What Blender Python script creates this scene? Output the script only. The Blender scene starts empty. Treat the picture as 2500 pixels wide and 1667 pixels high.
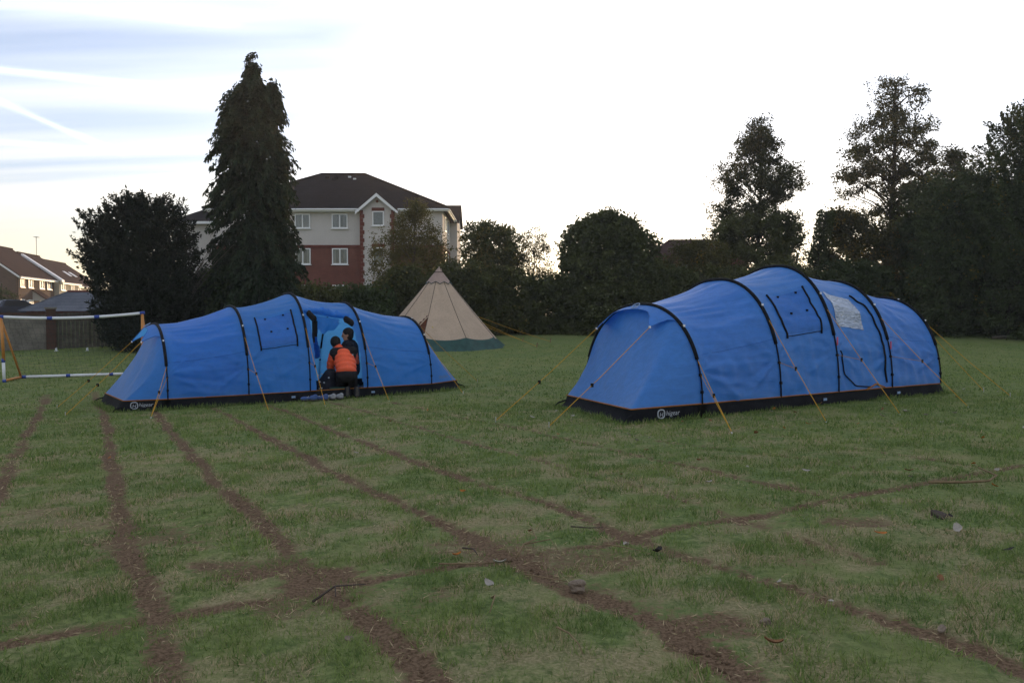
import bpy, math, random
import numpy as np
from mathutils import Vector, Matrix

R = math.radians
rng = np.random.default_rng(7)
random.seed(7)
SC = bpy.context.scene
COL = SC.collection

# ---------------------------------------------------------------- camera
CAM_H = 1.15
cam_d = bpy.data.cameras.new('camera')
cam_d.sensor_width = 36.0
cam_d.lens = 27.72
cam_d.clip_start = 0.1
cam_d.clip_end = 3000
cam = bpy.data.objects.new('camera', cam_d)
COL.objects.link(cam)
cam.location = (0, 0, CAM_H)
cam.rotation_euler = (R(90) - math.atan(59 / 1811), 0, 0)
SC.camera = cam
SC.render.resolution_x, SC.render.resolution_y = 1024, 682

# ---------------------------------------------------------------- exposure
vs = SC.view_settings
vs.view_transform = 'Standard'
vs.look = 'None'
vs.gamma = 1.0
vs.use_curve_mapping = False
vs.exposure = 3.4
SC.cycles.max_bounces = 6
SC.cycles.transparent_max_bounces = 8
SC.cycles.use_denoising = True
SC.cycles.sample_clamp_indirect = 6

# ---------------------------------------------------------------- sun and sky
SUN_AZ, SUN_EL = R(10.0), R(3.0)          # azimuth to the right of the view axis (+Y)
sun_dir = Vector((math.sin(SUN_AZ) * math.cos(SUN_EL), math.cos(SUN_AZ) * math.cos(SUN_EL), math.sin(SUN_EL)))
sun_l = bpy.data.lights.new('sun', 'SUN')
sun_l.energy = 0.4
sun_l.angle = R(0.6)
sun_l.color = (1.0, 0.66, 0.36)
sun = bpy.data.objects.new('sun', sun_l)
COL.objects.link(sun)
sun.rotation_euler = (-sun_dir).to_track_quat('-Z', 'Y').to_euler()

world = bpy.data.worlds.new('World')
SC.world = world
world.use_nodes = True
W = world.node_tree
W.nodes.clear()


class NT:
    """tiny node-graph helper: every call returns an output socket"""
    def __init__(self, tree):
        self.t = tree

    def n(self, kind, **kw):
        nd = self.t.nodes.new(kind)
        for k, v in kw.items():
            setattr(nd, k, v)
        return nd

    def put(self, sock, val):
        if hasattr(val, 'is_output'):
            self.t.links.new(val, sock)
        elif val is not None:
            sock.default_value = val

    def m(self, op, a, b=None, c=None, clamp=False):
        nd = self.n('ShaderNodeMath', operation=op, use_clamp=clamp)
        for i, v in enumerate((a, b, c)):
            self.put(nd.inputs[i], v)
        return nd.outputs[0]

    def vm(self, op, a, b=None, scale=None):
        nd = self.n('ShaderNodeVectorMath', operation=op)
        self.put(nd.inputs[0], a)
        if b is not None:
            self.put(nd.inputs[1], b)
        if scale is not None:
            self.put(nd.inputs[3], scale)
        return nd.outputs['Value'] if op in ('DOT_PRODUCT', 'LENGTH', 'DISTANCE') else nd.outputs['Vector']

    def smooth(self, v, a, b, lo=0.0, hi=1.0):
        nd = self.n('ShaderNodeMapRange', interpolation_type='SMOOTHSTEP')
        self.put(nd.inputs['Value'], v)
        nd.inputs['From Min'].default_value = a
        nd.inputs['From Max'].default_value = b
        nd.inputs['To Min'].default_value = lo
        nd.inputs['To Max'].default_value = hi
        return nd.outputs['Result']

    def noise(self, vec, scale, detail=3, rough=.55, dist=0.0):
        nd = self.n('ShaderNodeTexNoise')
        if vec is not None:
            self.put(nd.inputs['Vector'], vec)
        nd.inputs['Scale'].default_value = scale
        nd.inputs['Detail'].default_value = detail
        nd.inputs['Roughness'].default_value = rough
        nd.inputs['Distortion'].default_value = dist
        return nd.outputs['Fac']

    def mapping(self, vec, scale=(1, 1, 1), rot=(0, 0, 0), loc=(0, 0, 0)):
        nd = self.n('ShaderNodeMapping')
        self.put(nd.inputs['Vector'], vec)
        nd.inputs['Scale'].default_value = scale
        nd.inputs['Rotation'].default_value = rot
        nd.inputs['Location'].default_value = loc
        return nd.outputs[0]

    def mix(self, f, a, b, blend='MIX'):
        nd = self.n('ShaderNodeMix', data_type='RGBA', blend_type=blend)
        self.put(nd.inputs[0], f)
        for s, v in ((nd.inputs[6], a), (nd.inputs[7], b)):
            if isinstance(v, (tuple, list)) and len(v) == 3:
                v = (*v, 1)
            self.put(s, v)
        return nd.outputs[2]

    def attr(self, name):
        return self.n('ShaderNodeAttribute', attribute_name=name).outputs['Fac']

    def objco(self):
        return self.n('ShaderNodeTexCoord').outputs['Object']

    def bump(self, h, strength=.3, dist=.02):
        nd = self.n('ShaderNodeBump')
        nd.inputs['Strength'].default_value = strength
        nd.inputs['Distance'].default_value = dist
        self.put(nd.inputs['Height'], h)
        return nd.outputs[0]


w = NT(W)
wdir = w.n('ShaderNodeTexCoord').outputs['Generated']
sky = w.n('ShaderNodeTexSky', sky_type='NISHITA')
sky.sun_disc = False
sky.sun_elevation = R(7)
sky.sun_rotation = SUN_AZ
sky.altitude = 60
sky.air_density = 1.0
sky.dust_density = 0.5
sky.ozone_density = 3.0
CL1, CL2 = 4.0, 2.4
# thin high cloud: a flat sheet seen from below, brighter towards the low sun
sep = w.n('ShaderNodeSeparateXYZ')
W.links.new(wdir, sep.inputs[0])
dz = w.m('ADD', w.m('MAXIMUM', sep.outputs[2], 0.0), 0.10)
comb = w.n('ShaderNodeCombineXYZ')
W.links.new(w.m('DIVIDE', sep.outputs[0], dz), comb.inputs[0])
W.links.new(w.m('DIVIDE', sep.outputs[1], dz), comb.inputs[1])
plane = comb.outputs[0]
c1 = w.noise(w.mapping(plane, scale=(.10, .95, 1), rot=(0, 0, R(-6)), loc=(CL1, CL2, 0)), 1.6, 5, .52, .5)
c2 = w.noise(w.mapping(plane, scale=(.30, 2.2, 1), rot=(0, 0, R(-4)), loc=(3, 1, 0)), 1.6, 4, .5, .4)
veil = w.smooth(w.m('ADD', w.m('MULTIPLY', c1, .70), w.m('MULTIPLY', c2, .30)), .32, .70, .30, .97)
sdot = w.m('MAXIMUM', w.vm('DOT_PRODUCT', wdir, tuple(sun_dir)), 0.0)
def trail(a, b, width, amp, fade):
    """a condensation trail: the great circle through two sky directions"""
    a, b = Vector(a).normalized(), Vector(b).normalized()
    nrm = a.cross(b).normalized()
    tan = (b - a).normalized()
    d = w.m('ABSOLUTE', w.m('ADD', w.vm('DOT_PRODUCT', wdir, tuple(nrm)), w.m('MULTIPLY', w.m('SUBTRACT', c2, .5), width * .8)))
    core = w.smooth(d, width * .12, width, 1.0, 0.0)
    t = w.vm('DOT_PRODUCT', wdir, tuple(tan))
    gate = w.smooth(t, b.dot(tan) - fade, b.dot(tan) + fade * .3, 1.0, 0.0)
    return w.m('MULTIPLY', w.m('MULTIPLY', core, gate), amp)


tr = w.m('ADD', trail((-0.5232, 0.8143, 0.2512), (-0.3441, 0.9041, 0.2535), .0065, .75, .10),
         trail((-0.4884, 0.8486, 0.2034), (-0.4299, 0.8851, 0.1785), .0055, .6, .03))
tr = w.m('ADD', tr, trail((-0.5327, 0.8267, 0.1811), (-0.4601, 0.869, 0.1823), .0045, .45, .05))
tr = w.m('ADD', tr, trail((-0.5128, 0.8003, 0.3138), (-0.2376, 0.9151, 0.3308), .022, .6, .10))
lobe = w.m('ADD', w.m('MULTIPLY', w.m('POWER', sdot, 4.0), .075), w.m('MULTIPLY', w.m('POWER', sdot, 30.0), .07))
bright = w.m('ADD', w.m('ADD', lobe, .092), w.m('MULTIPLY', tr, .06))
low = w.smooth(sep.outputs[2], 0.0, .26, 1.0, 0.0)
ccol = w.mix(low, (.94, .975, 1.05), (1.12, .93, .60))
cloud = w.vm('SCALE', ccol, scale=bright)
skyc = w.vm('SCALE', w.vm('MULTIPLY', sky.outputs[0], (1.06, .95, 1.06)), scale=0.019)


cover = w.m('MAXIMUM', veil, w.m('MINIMUM', tr, 1.0))
glow = w.m('MAXIMUM', w.smooth(sdot, .80, .97, 0.0, .9), w.smooth(sep.outputs[2], .03, .17, .93, 0.0))
cover = w.m('MAXIMUM', cover, glow)
mixed = w.mix(cover, skyc, w.vm('ADD', w.vm('SCALE', skyc, scale=.12), cloud))
bg = w.n('ShaderNodeBackground')
W.links.new(mixed, bg.inputs[0])
bg.inputs[1].default_value = 1.0
wo = w.n('ShaderNodeOutputWorld')
W.links.new(bg.outputs[0], wo.inputs[0])


# ---------------------------------------------------------------- helpers
def sst(t):
    t = np.clip(t, 0, 1)
    return t * t * (3 - 2 * t)


def gz(x, y):
    """height of the field at (x, y)"""
    x = np.asarray(x, float)
    y = np.asarray(y, float)
    g = 1 - sst((y - 14) / 14)
    t = np.clip(y - 16, 0, 26)
    p = -.0207 * np.minimum(np.maximum(y, -20), 42) + .00195 * t * t
    e = np.clip(y - 42, 0, 10)
    p = p + .0807 * e - .004035 * e * e
    return .0243 * 9 * np.tanh(x / 9) * g + p


def G(x, y):
    return float(gz(x, y))


_lat = {}


def vnoise(x, y, seed=0):
    if seed not in _lat:
        _lat[seed] = np.random.default_rng(1000 + seed).random((256, 256))
    L = _lat[seed]
    xi = np.floor(x).astype(int)
    yi = np.floor(y).astype(int)
    fx = sst(x - xi)
    fy = sst(y - yi)
    a = L[xi % 256, yi % 256]
    b = L[(xi + 1) % 256, yi % 256]
    c = L[xi % 256, (yi + 1) % 256]
    d = L[(xi + 1) % 256, (yi + 1) % 256]
    return (a * (1 - fx) + b * fx) * (1 - fy) + (c * (1 - fx) + d * fx) * fy


def fbm(x, y, seed=0, octv=4):
    s, a, t = 0, 1., 0
    for i in range(octv):
        s = s + a * vnoise(x * 2 ** i + 17.3 * i, y * 2 ** i + 5.1 * i, seed + i)
        t += a
        a *= .55
    return s / t


def tag(o, label=None, cat=None, group=None, kind=None):
    if label:
        o['label'] = label
    if cat:
        o['category'] = cat
    if group:
        o['group'] = group
    if kind:
        o['kind'] = kind
    return o


def thing(name, label, cat, loc=(0, 0, 0), rz=0.0, group=None):
    o = bpy.data.objects.new(name, None)
    o.empty_display_size = .2
    COL.objects.link(o)
    o.location = loc
    o.rotation_euler = (0, 0, rz)
    return tag(o, label, cat, group)


def link(name, me, mat, parent=None):
    o = bpy.data.objects.new(name, me)
    COL.objects.link(o)
    if mat is not None and not me.materials:
        me.materials.append(mat)
    if parent is not None:
        o.parent = parent
    return o


def npmesh(name, V, F, smooth=False):
    """fast mesh from a vertex array and an (n,k) face index array"""
    V = np.asarray(V, np.float32)
    F = np.asarray(F, np.int32)
    me = bpy.data.meshes.new(name)
    k = F.shape[1]
    me.vertices.add(len(V))
    me.vertices.foreach_set('co', V.ravel())
    me.loops.add(F.size)
    me.loops.foreach_set('vertex_index', F.ravel())
    me.polygons.add(len(F))
    me.polygons.foreach_set('loop_start', np.arange(len(F), dtype=np.int32) * k)
    me.polygons.foreach_set('loop_total', np.full(len(F), k, np.int32))
    if smooth:
        me.polygons.foreach_set('use_smooth', np.ones(len(F), bool))
    me.update(calc_edges=True)
    return me


def grid_faces(nu, nv, keep=None):
    i, j = np.meshgrid(np.arange(nu - 1), np.arange(nv - 1), indexing='ij')
    if keep is not None:
        i, j = i[keep], j[keep]
    i, j = i.ravel(), j.ravel()
    a = i * nv + j
    return np.stack([a, a + nv, a + nv + 1, a + 1], 1)


class MB:
    """collects simple shapes into ONE mesh"""
    def __init__(self):
        self.v, self.f = [], []

    def add(self, V, F):
        k = len(self.v)
        self.v += [tuple(float(c) for c in p) for p in V]
        self.f += [tuple(int(i) + k for i in q) for q in F]
        return self

    def box(self, c, s, rz=0.0, rx=0.0):
        M = Matrix.Rotation(rz, 3, 'Z') @ Matrix.Rotation(rx, 3, 'X')
        V = [Vector(c) + M @ Vector((sx * s[0] / 2, sy * s[1] / 2, sz * s[2] / 2))
             for sx, sy, sz in ((-1, -1, -1), (1, -1, -1), (1, 1, -1), (-1, 1, -1), (-1, -1, 1), (1, -1, 1), (1, 1, 1), (-1, 1, 1))]
        return self.add(V, [(0, 3, 2, 1), (4, 5, 6, 7), (0, 1, 5, 4), (1, 2, 6, 5), (2, 3, 7, 6), (3, 0, 4, 7)])

    def quad(self, *p):
        return self.add(p, [tuple(range(len(p)))])

    def slab(self, poly, off):
        """polygon extruded by the vector off"""
        n = len(poly)
        off = Vector(off)
        V = [Vector(p) for p in poly] + [Vector(p) + off for p in poly]
        F = [tuple(range(n))[::-1], tuple(range(n, 2 * n))]
        F += [(i, (i + 1) % n, (i + 1) % n + n, i + n) for i in range(n)]
        return self.add(V, F)

    def tube(self, pts, r, n=6, cap=True):
        pts = [Vector(p) for p in pts]
        rr = r if isinstance(r, (list, tuple)) else [r] * len(pts)
        V, F = [], []
        up = None
        for i, p in enumerate(pts):
            t = (pts[min(i + 1, len(pts) - 1)] - pts[max(i - 1, 0)]).normalized()
            if up is None:
                up = t.orthogonal().normalized()
            up = (up - t * up.dot(t))
            up = up.normalized() if up.length > 1e-6 else t.orthogonal().normalized()
            b = t.cross(up)
            for k in range(n):
                a = 2 * math.pi * k / n
                V.append(p + (up * math.cos(a) + b * math.sin(a)) * rr[i])
        for i in range(len(pts) - 1):
            for k in range(n):
                F.append((i * n + k, i * n + (k + 1) % n, (i + 1) * n + (k + 1) % n, (i + 1) * n + k))
        if cap:
            F.append(tuple(range(n))[::-1])
            F.append(tuple(range((len(pts) - 1) * n, len(pts) * n)))
        return self.add(V, F)

    def ell(self, c, rad, M=None, nu=12, nv=8):
        """ellipsoid, optionally rotated by a 3x3 matrix"""
        V, F = [], []
        c = Vector(c)
        for i in range(nv + 1):
            ph = math.pi * i / nv
            for k in range(nu):
                a = 2 * math.pi * k / nu
                p = Vector((rad[0] * math.sin(ph) * math.cos(a), rad[1] * math.sin(ph) * math.sin(a), rad[2] * math.cos(ph)))
                V.append(c + (M @ p if M else p))
        for i in range(nv):
            for k in range(nu):
                F.append((i * nu + k, (i + 1) * nu + k, (i + 1) * nu + (k + 1) % nu, i * nu + (k + 1) % nu))
        return self.add(V, F)

    def cap(self, a, ra, b, rb, n=10):
        """tapered capsule"""
        a, b = Vector(a), Vector(b)
        t = (b - a).normalized()
        pts, rr = [], []
        for k in range(5):
            q = math.pi / 2 * (k / 4)
            pts.append(a - t * ra * math.cos(q))
            rr.append(max(ra * math.sin(q), .001))
        for k in range(5):
            q = math.pi / 2 * (k / 4)
            pts.append(b + t * rb * math.sin(q))
            rr.append(max(rb * math.cos(q), .001))
        return self.tube(pts, rr, n)

    def build(self, name, mat, parent=None, smooth=False):
        me = bpy.data.meshes.new(name)
        me.from_pydata(self.v, [], self.f)
        if smooth:
            me.polygons.foreach_set('use_smooth', [True] * len(me.polygons))
        me.update()
        return link(name, me, mat, parent)


def fuse(o, voxel=.012, smooth=4):
    """grow one continuous skin over overlapping lumps"""
    m = o.modifiers.new('skin', 'REMESH')
    m.mode = 'VOXEL'
    m.voxel_size = voxel
    m.use_smooth_shade = True
    if smooth:
        s = o.modifiers.new('soften', 'SMOOTH')
        s.iterations = smooth
        s.factor = .5
    return o


def text_geo(body, size):
    cu = bpy.data.curves.new('lettering', 'FONT')
    cu.body = body
    cu.size = size
    cu.resolution_u = 3
    ob = bpy.data.objects.new('lettering_source', cu)
    COL.objects.link(ob)
    dg = bpy.context.evaluated_depsgraph_get()
    me = ob.evaluated_get(dg).to_mesh()
    V = [tuple(v.co) for v in me.vertices]
    F = [tuple(p.vertices) for p in me.polygons]
    ob.evaluated_get(dg).to_mesh_clear()
    bpy.data.objects.remove(ob)
    bpy.data.curves.remove(cu)
    return V, F


# ---------------------------------------------------------------- materials
def material(name):
    m = bpy.data.materials.new(name)
    m.use_nodes = True
    t = m.node_tree
    t.nodes.clear()
    g = NT(t)
    out = g.n('ShaderNodeOutputMaterial')
    return m, g, out


def princ(g, color, rough=.7, spec=.3, normal=None, metallic=0.0):
    b = g.n('ShaderNodeBsdfPrincipled')
    g.put(b.inputs['Base Color'], (*color, 1) if isinstance(color, tuple) and len(color) == 3 else color)
    g.put(b.inputs['Roughness'], rough)
    b.inputs['Specular IOR Level'].default_value = spec
    b.inputs['Metallic'].default_value = metallic
    if normal is not None:
        g.put(b.inputs['Normal'], normal)
    return b


def simple(name, col, rough=.7, spec=.3, vary=.25, scale=6.0, bump=.15, metallic=0.0):
    m, g, out = material(name)
    co = g.objco()
    n1 = g.noise(co, scale, 4)
    n2 = g.noise(co, scale * 9, 2)
    f = g.m('ADD', g.m('MULTIPLY', n1, .7), g.m('MULTIPLY', n2, .3))
    dark = tuple(c * (1 - vary) for c in col)
    lite = tuple(min(c * (1 + vary), 1) for c in col)
    c = g.mix(g.smooth(f, .3, .7), dark, lite)
    b = princ(g, c, rough, spec, g.bump(n2, bump, .01) if bump else None, metallic)
    g.t.links.new(b.outputs[0], out.inputs[0])
    return m


def fabric(name, col, trans, amount=.35, rough=.5, wrinkle=(1.2, 7, 7), bump=.5):
    """thin cloth that lets some light through"""
    m, g, out = material(name)
    co = g.objco()
    wr = g.noise(g.mapping(co, scale=wrinkle, rot=(0, R(18), 0)), 1.6, 3, .5, .8)
    fine = g.noise(co, 14, 3)
    c = g.mix(g.smooth(g.m('ADD', g.m('MULTIPLY', fine, .5), g.m('MULTIPLY', wr, .5)), .3, .7),
              tuple(x * .86 for x in col), tuple(min(1, x * 1.1) for x in col))
    nrm = g.bump(wr, bump * .7, .02)
    b = princ(g, c, rough, .35, nrm)
    tl = g.n('ShaderNodeBsdfTranslucent')
    tl.inputs['Color'].default_value = (*trans, 1)
    g.put(tl.inputs['Normal'], nrm)
    mx = g.n('ShaderNodeMixShader')
    mx.inputs[0].default_value = amount
    g.t.links.new(b.outputs[0], mx.inputs[1])
    g.t.links.new(tl.outputs[0], mx.inputs[2])
    g.t.links.new(mx.outputs[0], out.inputs[0])
    return m


def foliage(name, dark, lite, warm=None, trans=.3):
    """leaf colour runs from dark to lite with the tint stored on each leaf"""
    m, g, out = material(name)
    t = g.attr('tint')
    c = g.mix(t, dark, lite)
    if warm:
        c = g.mix(g.smooth(g.attr('autumn'), .82, .95), c, warm)
    d = princ(g, c, .75, .12)
    tl = g.n('ShaderNodeBsdfTranslucent')
    g.put(tl.inputs['Color'], g.mix(.5, c, (.10, .11, .015)))
    mx = g.n('ShaderNodeMixShader')
    mx.inputs[0].default_value = trans
    g.t.links.new(d.outputs[0], mx.inputs[1])
    g.t.links.new(tl.outputs[0], mx.inputs[2])
    g.t.links.new(mx.outputs[0], out.inputs[0])
    return m


def brickwork(name, c1_, c2_, mortar, scale=1.0):
    m, g, out = material(name)
    co = g.objco()
    s = g.n('ShaderNodeSeparateXYZ')
    g.put(s.inputs[0], co)
    cb = g.n('ShaderNodeCombineXYZ')
    g.put(cb.inputs[0], g.m('ADD', s.outputs[0], s.outputs[1]))
    g.put(cb.inputs[1], s.outputs[2])
    b = g.n('ShaderNodeTexBrick')
    g.put(b.inputs['Vector'], cb.outputs[0])
    b.inputs['Color1'].default_value = (*c1_, 1)
    b.inputs['Color2'].default_value = (*c2_, 1)
    b.inputs['Mortar'].default_value = (*mortar, 1)
    b.inputs['Scale'].default_value = scale
    b.inputs['Brick Width'].default_value = .225
    b.inputs['Row Height'].default_value = .075
    b.inputs['Mortar Size'].default_value = .008
    n = g.noise(co, 1.3, 4)
    c = g.mix(.35, b.outputs['Color'], g.mix(g.smooth(n, .3, .7), tuple(x * .6 for x in c1_), c2_))
    p = princ(g, c, .9, .1, g.bump(b.outputs['Fac'], -.4, .006))
    g.t.links.new(p.outputs[0], out.inputs[0])
    return m


def tiled(name, a, b_, row=.32):
    """roof covering: fine course lines and lichen patches"""
    m, g, out = material(name)
    co = g.objco()
    s = g.n('ShaderNodeSeparateXYZ')
    g.put(s.inputs[0], co)
    saw = g.m('FRACT', g.m('DIVIDE', s.outputs[2], row))
    n = g.noise(co, .8, 5, .6)
    n2 = g.noise(co, 9, 2)
    c = g.mix(g.smooth(g.m('ADD', g.m('MULTIPLY', n, .6), g.m('MULTIPLY', n2, .4)), .35, .65), a, b_)
    c = g.mix(g.smooth(saw, .0, .18, .55, 0.0), c, tuple(x * .35 for x in a))
    p = princ(g, c, .9, .06, g.bump(g.m('ADD', saw, g.m('MULTIPLY', n2, .6)), .5, .03))
    g.t.links.new(p.outputs[0], out.inputs[0])
    return m


M = {}
M['blue'] = fabric('tent_blue', (.068, .25, .66), (.12, .46, .95), .38, .42)
M['blue2'] = fabric('tent_blue_far', (.056, .25, .68), (.15, .54, .98), .48, .42)
M['flap'] = fabric('tent_flap', (.036, .18, .56), (.06, .30, .75), .26, .45, (2, 2, 9), .35)
M['skirt'] = simple('skirt_black', (.011, .012, .015), .85, .08, .3, 5, .5)
M['groundsheet'] = simple('groundsheet', (.03, .035, .05), .7)
M['sleeve'] = simple('pole_sleeve', (.009, .010, .012), .75, .12)
M['piping'] = simple('orange_piping', (.30, .125, .03), .7, .2, .15)
M['rope'] = simple('guy_rope', (.50, .27, .03), .8, .1, .1, 30, 0)
M['peg'] = simple('steel_peg', (.5, .5, .48), .35, .5, .1, 20, 0, .7)
M['tab'] = simple('reflective_tab', (.82, .84, .86), .3, .6, .05)
M['print'] = simple('white_print', (.40, .43, .47), .6, .2, .05)
M['printblue'] = simple('pale_print', (.24, .34, .50), .6, .2, .05)
M['canvas'] = fabric('tipi_canvas', (.52, .40, .295), (.52, .38, .24), .18, .8, (1.5, 1.5, .5), .35)
M['cap'] = fabric('tipi_cap', (.38, .285, .24), (.4, .3, .2), .12, .8, (2, 2, 1), .3)
M['teal'] = simple('teal_valance', (.022, .066, .058), .6, .25, .3, 4, .4)
M['brown'] = simple('brown_liner', (.13, .045, .022), .8)
M['seam'] = simple('seam', (.05, .04, .035), .8)
M['white'] = simple('white_plastic', (.72, .74, .76), .4, .4, .06, 3, .05)
M['upvc'] = simple('white_frame', (.70, .71, .72), .45, .4, .05, 3, 0)
M['orange'] = simple('orange_tube', (.52, .22, .05), .45, .4, .12, 4, .05)
M['bluejoint'] = simple('blue_joint', (.02, .055, .30), .4, .4, .1)
M['net'] = simple('net_cord', (.03, .06, .06), .8)
M['bark'] = simple('bark', (.030, .024, .018), .95, .1, .4, 9, .6)
M['palebark'] = simple('pale_bark', (.085, .075, .06), .9, .1, .35, 9, .4)
M['brick'] = brickwork('red_brick', (.13, .045, .034), (.18, .062, .045), (.13, .085, .07))
M['brickdark'] = brickwork('dark_brick', (.12, .034, .026), (.15, .042, .031), (.09, .05, .042))
M['brickbrown'] = brickwork('brown_brick', (.095, .060, .046), (.125, .078, .058), (.10, .08, .065))
M['brickold'] = brickwork('old_brick', (.085, .045, .035), (.11, .06, .045), (.08, .065, .055))
M['render'] = simple('cream_render', (.47, .445, .425), .9, .1, .05, .7, .1)
M['creamwall'] = simple('cream_wall', (.40, .36, .29), .9, .1, .08, .7, .1)
M['roofdark'] = tiled('dark_roof_tiles', (.014, .0105, .0105), (.024, .018, .018))
M['roofred'] = tiled('red_roof_tiles', (.030, .013, .011), (.044, .019, .015))
M['slate'] = tiled('blue_slates', (.085, .095, .115), (.13, .14, .165), .2)
M['curtain'] = simple('curtain', (.15, .145, .135), .9, .1, .3, 8, 0)
M['dark'] = simple('dark_interior', (.012, .012, .014), .9)
M['concrete'] = simple('wall_render', (.19, .175, .15), .95, .1, .35, 1.5, .3)
M['timber'] = simple('weathered_boards', (.12, .105, .088), .9, .1, .35, 4, .4)
M['jacket'] = simple('orange_nylon', (.80, .115, .042), .5, .3, .12, 5, .25)
M['black'] = simple('black_cloth', (.012, .012, .014), .8, .2, .3, 8, .2)
M['navy'] = simple('navy_cloth', (.012, .014, .022), .8, .2, .3, 8, .2)
M['skin'] = simple('skin', (.36, .20, .14), .6, .3, .08, 8, .05)
M['hair'] = simple('dark_hair', (.012, .010, .009), .7, .2, .3, 30, .4)
M['sole'] = simple('shoe_sole', (.065, .06, .055), .8, .2, .2, 12, .2)
M['stone'] = simple('pale_stone', (.21, .165, .125), .9, .15, .3, 9, .6)
M['leafpale'] = simple('pale_dead_leaf', (.34, .31, .27), .85, .1, .2, 30, .2)
M['leafbrown'] = simple('brown_dead_leaf', (.20, .10, .05), .85, .1, .3, 30, .2)
M['leaforange'] = simple('orange_dead_leaf', (.36, .13, .03), .85, .1, .3, 30, .2)
M['leafdark'] = simple('dark_dead_leaf', (.03, .026, .026), .85, .1, .3, 30, .2)
M['twig'] = simple('dry_twig', (.20, .145, .085), .9, .1, .25, 20, .2)
M['twigdark'] = simple('dark_twig', (.075, .060, .050), .9, .1, .25, 20, .2)
M['tyre'] = simple('tyre', (.015, .015, .015), .85)
M['carblue'] = simple('dark_blue_paint', (.02, .025, .05), .25, .6, .05, 2, 0)
M['carwhite'] = simple('white_paint', (.62, .62, .62), .3, .5, .05, 2, 0)
M['redlamp'] = simple('red_lamp', (.45, .02, .02), .3, .5, .05, 2, 0)
M['yellow'] = simple('yellow_print', (.55, .42, .03), .7)
M['pink'] = simple('pink_tag', (.55, .12, .22), .7)

m, g, out = material('window_glass')
gl = g.n('ShaderNodeBsdfGlossy')
gl.inputs['Roughness'].default_value = .04
gl.inputs['Color'].default_value = (.8, .86, .9, 1)
tp = g.n('ShaderNodeBsdfTransparent')
tp.inputs[0].default_value = (.75, .8, .82, 1)
lw = g.n('ShaderNodeLayerWeight')
lw.inputs[0].default_value = .35
mx = g.n('ShaderNodeMixShader')
g.put(mx.inputs[0], g.m('ADD', g.m('MULTIPLY', lw.outputs[1], .5), .05, clamp=True))
g.t.links.new(tp.outputs[0], mx.inputs[1])
g.t.links.new(gl.outputs[0], mx.inputs[2])
g.t.links.new(mx.outputs[0], out.inputs[0])
M['glass'] = m

m, g, out = material('clear_pvc')
co = g.objco()
wr = g.noise(g.mapping(co, scale=(2.2, 3, 6), rot=(0, R(25), 0)), 3.2, 3, .5, 1.2)
nb = g.bump(wr, .9, .05)
gl = g.n('ShaderNodeBsdfGlossy')
gl.inputs['Roughness'].default_value = .16
gl.inputs['Color'].default_value = (.85, .9, .95, 1)
g.put(gl.inputs['Normal'], nb)
df = princ(g, (.19, .25, .36), .35, .5, nb)
mx = g.n('ShaderNodeMixShader')
mx.inputs[0].default_value = .20
g.t.links.new(df.outputs[0], mx.inputs[1])
g.t.links.new(gl.outputs[0], mx.inputs[2])
g.t.links.new(mx.outputs[0], out.inputs[0])
M['pvc'] = m

M['f_conifer'] = foliage('conifer_sprays', (.013, .022, .012), (.040, .060, .030), None, .12)
M['f_yew'] = foliage('yew_needles', (.010, .014, .010), (.026, .032, .020), None, .08)
M['f_hedge'] = foliage('hedge_leaves', (.042, .048, .020), (.118, .125, .046), (.22, .17, .05), .25)
M['f_ivy'] = foliage('ivy_leaves', (.042, .050, .022), (.108, .122, .047), None, .22)
M['f_gold'] = foliage('turning_leaves', (.045, .046, .018), (.135, .115, .038), (.28, .17, .03), .3)
M['f_tree'] = foliage('tree_leaves', (.026, .029, .015), (.075, .075, .032), None, .28)
M['f_right'] = foliage('dark_shrub_leaves', (.027, .039, .019), (.080, .104, .044), (.24, .17, .03), .25)
M['f_light'] = foliage('bright_shrub_leaves', (.032, .050, .020), (.085, .115, .044), None, .25)
M['f_grass'] = foliage('grass_blades', (.078, .148, .043), (.280, .350, .105), (.50, .40, .24), .3)


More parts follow.
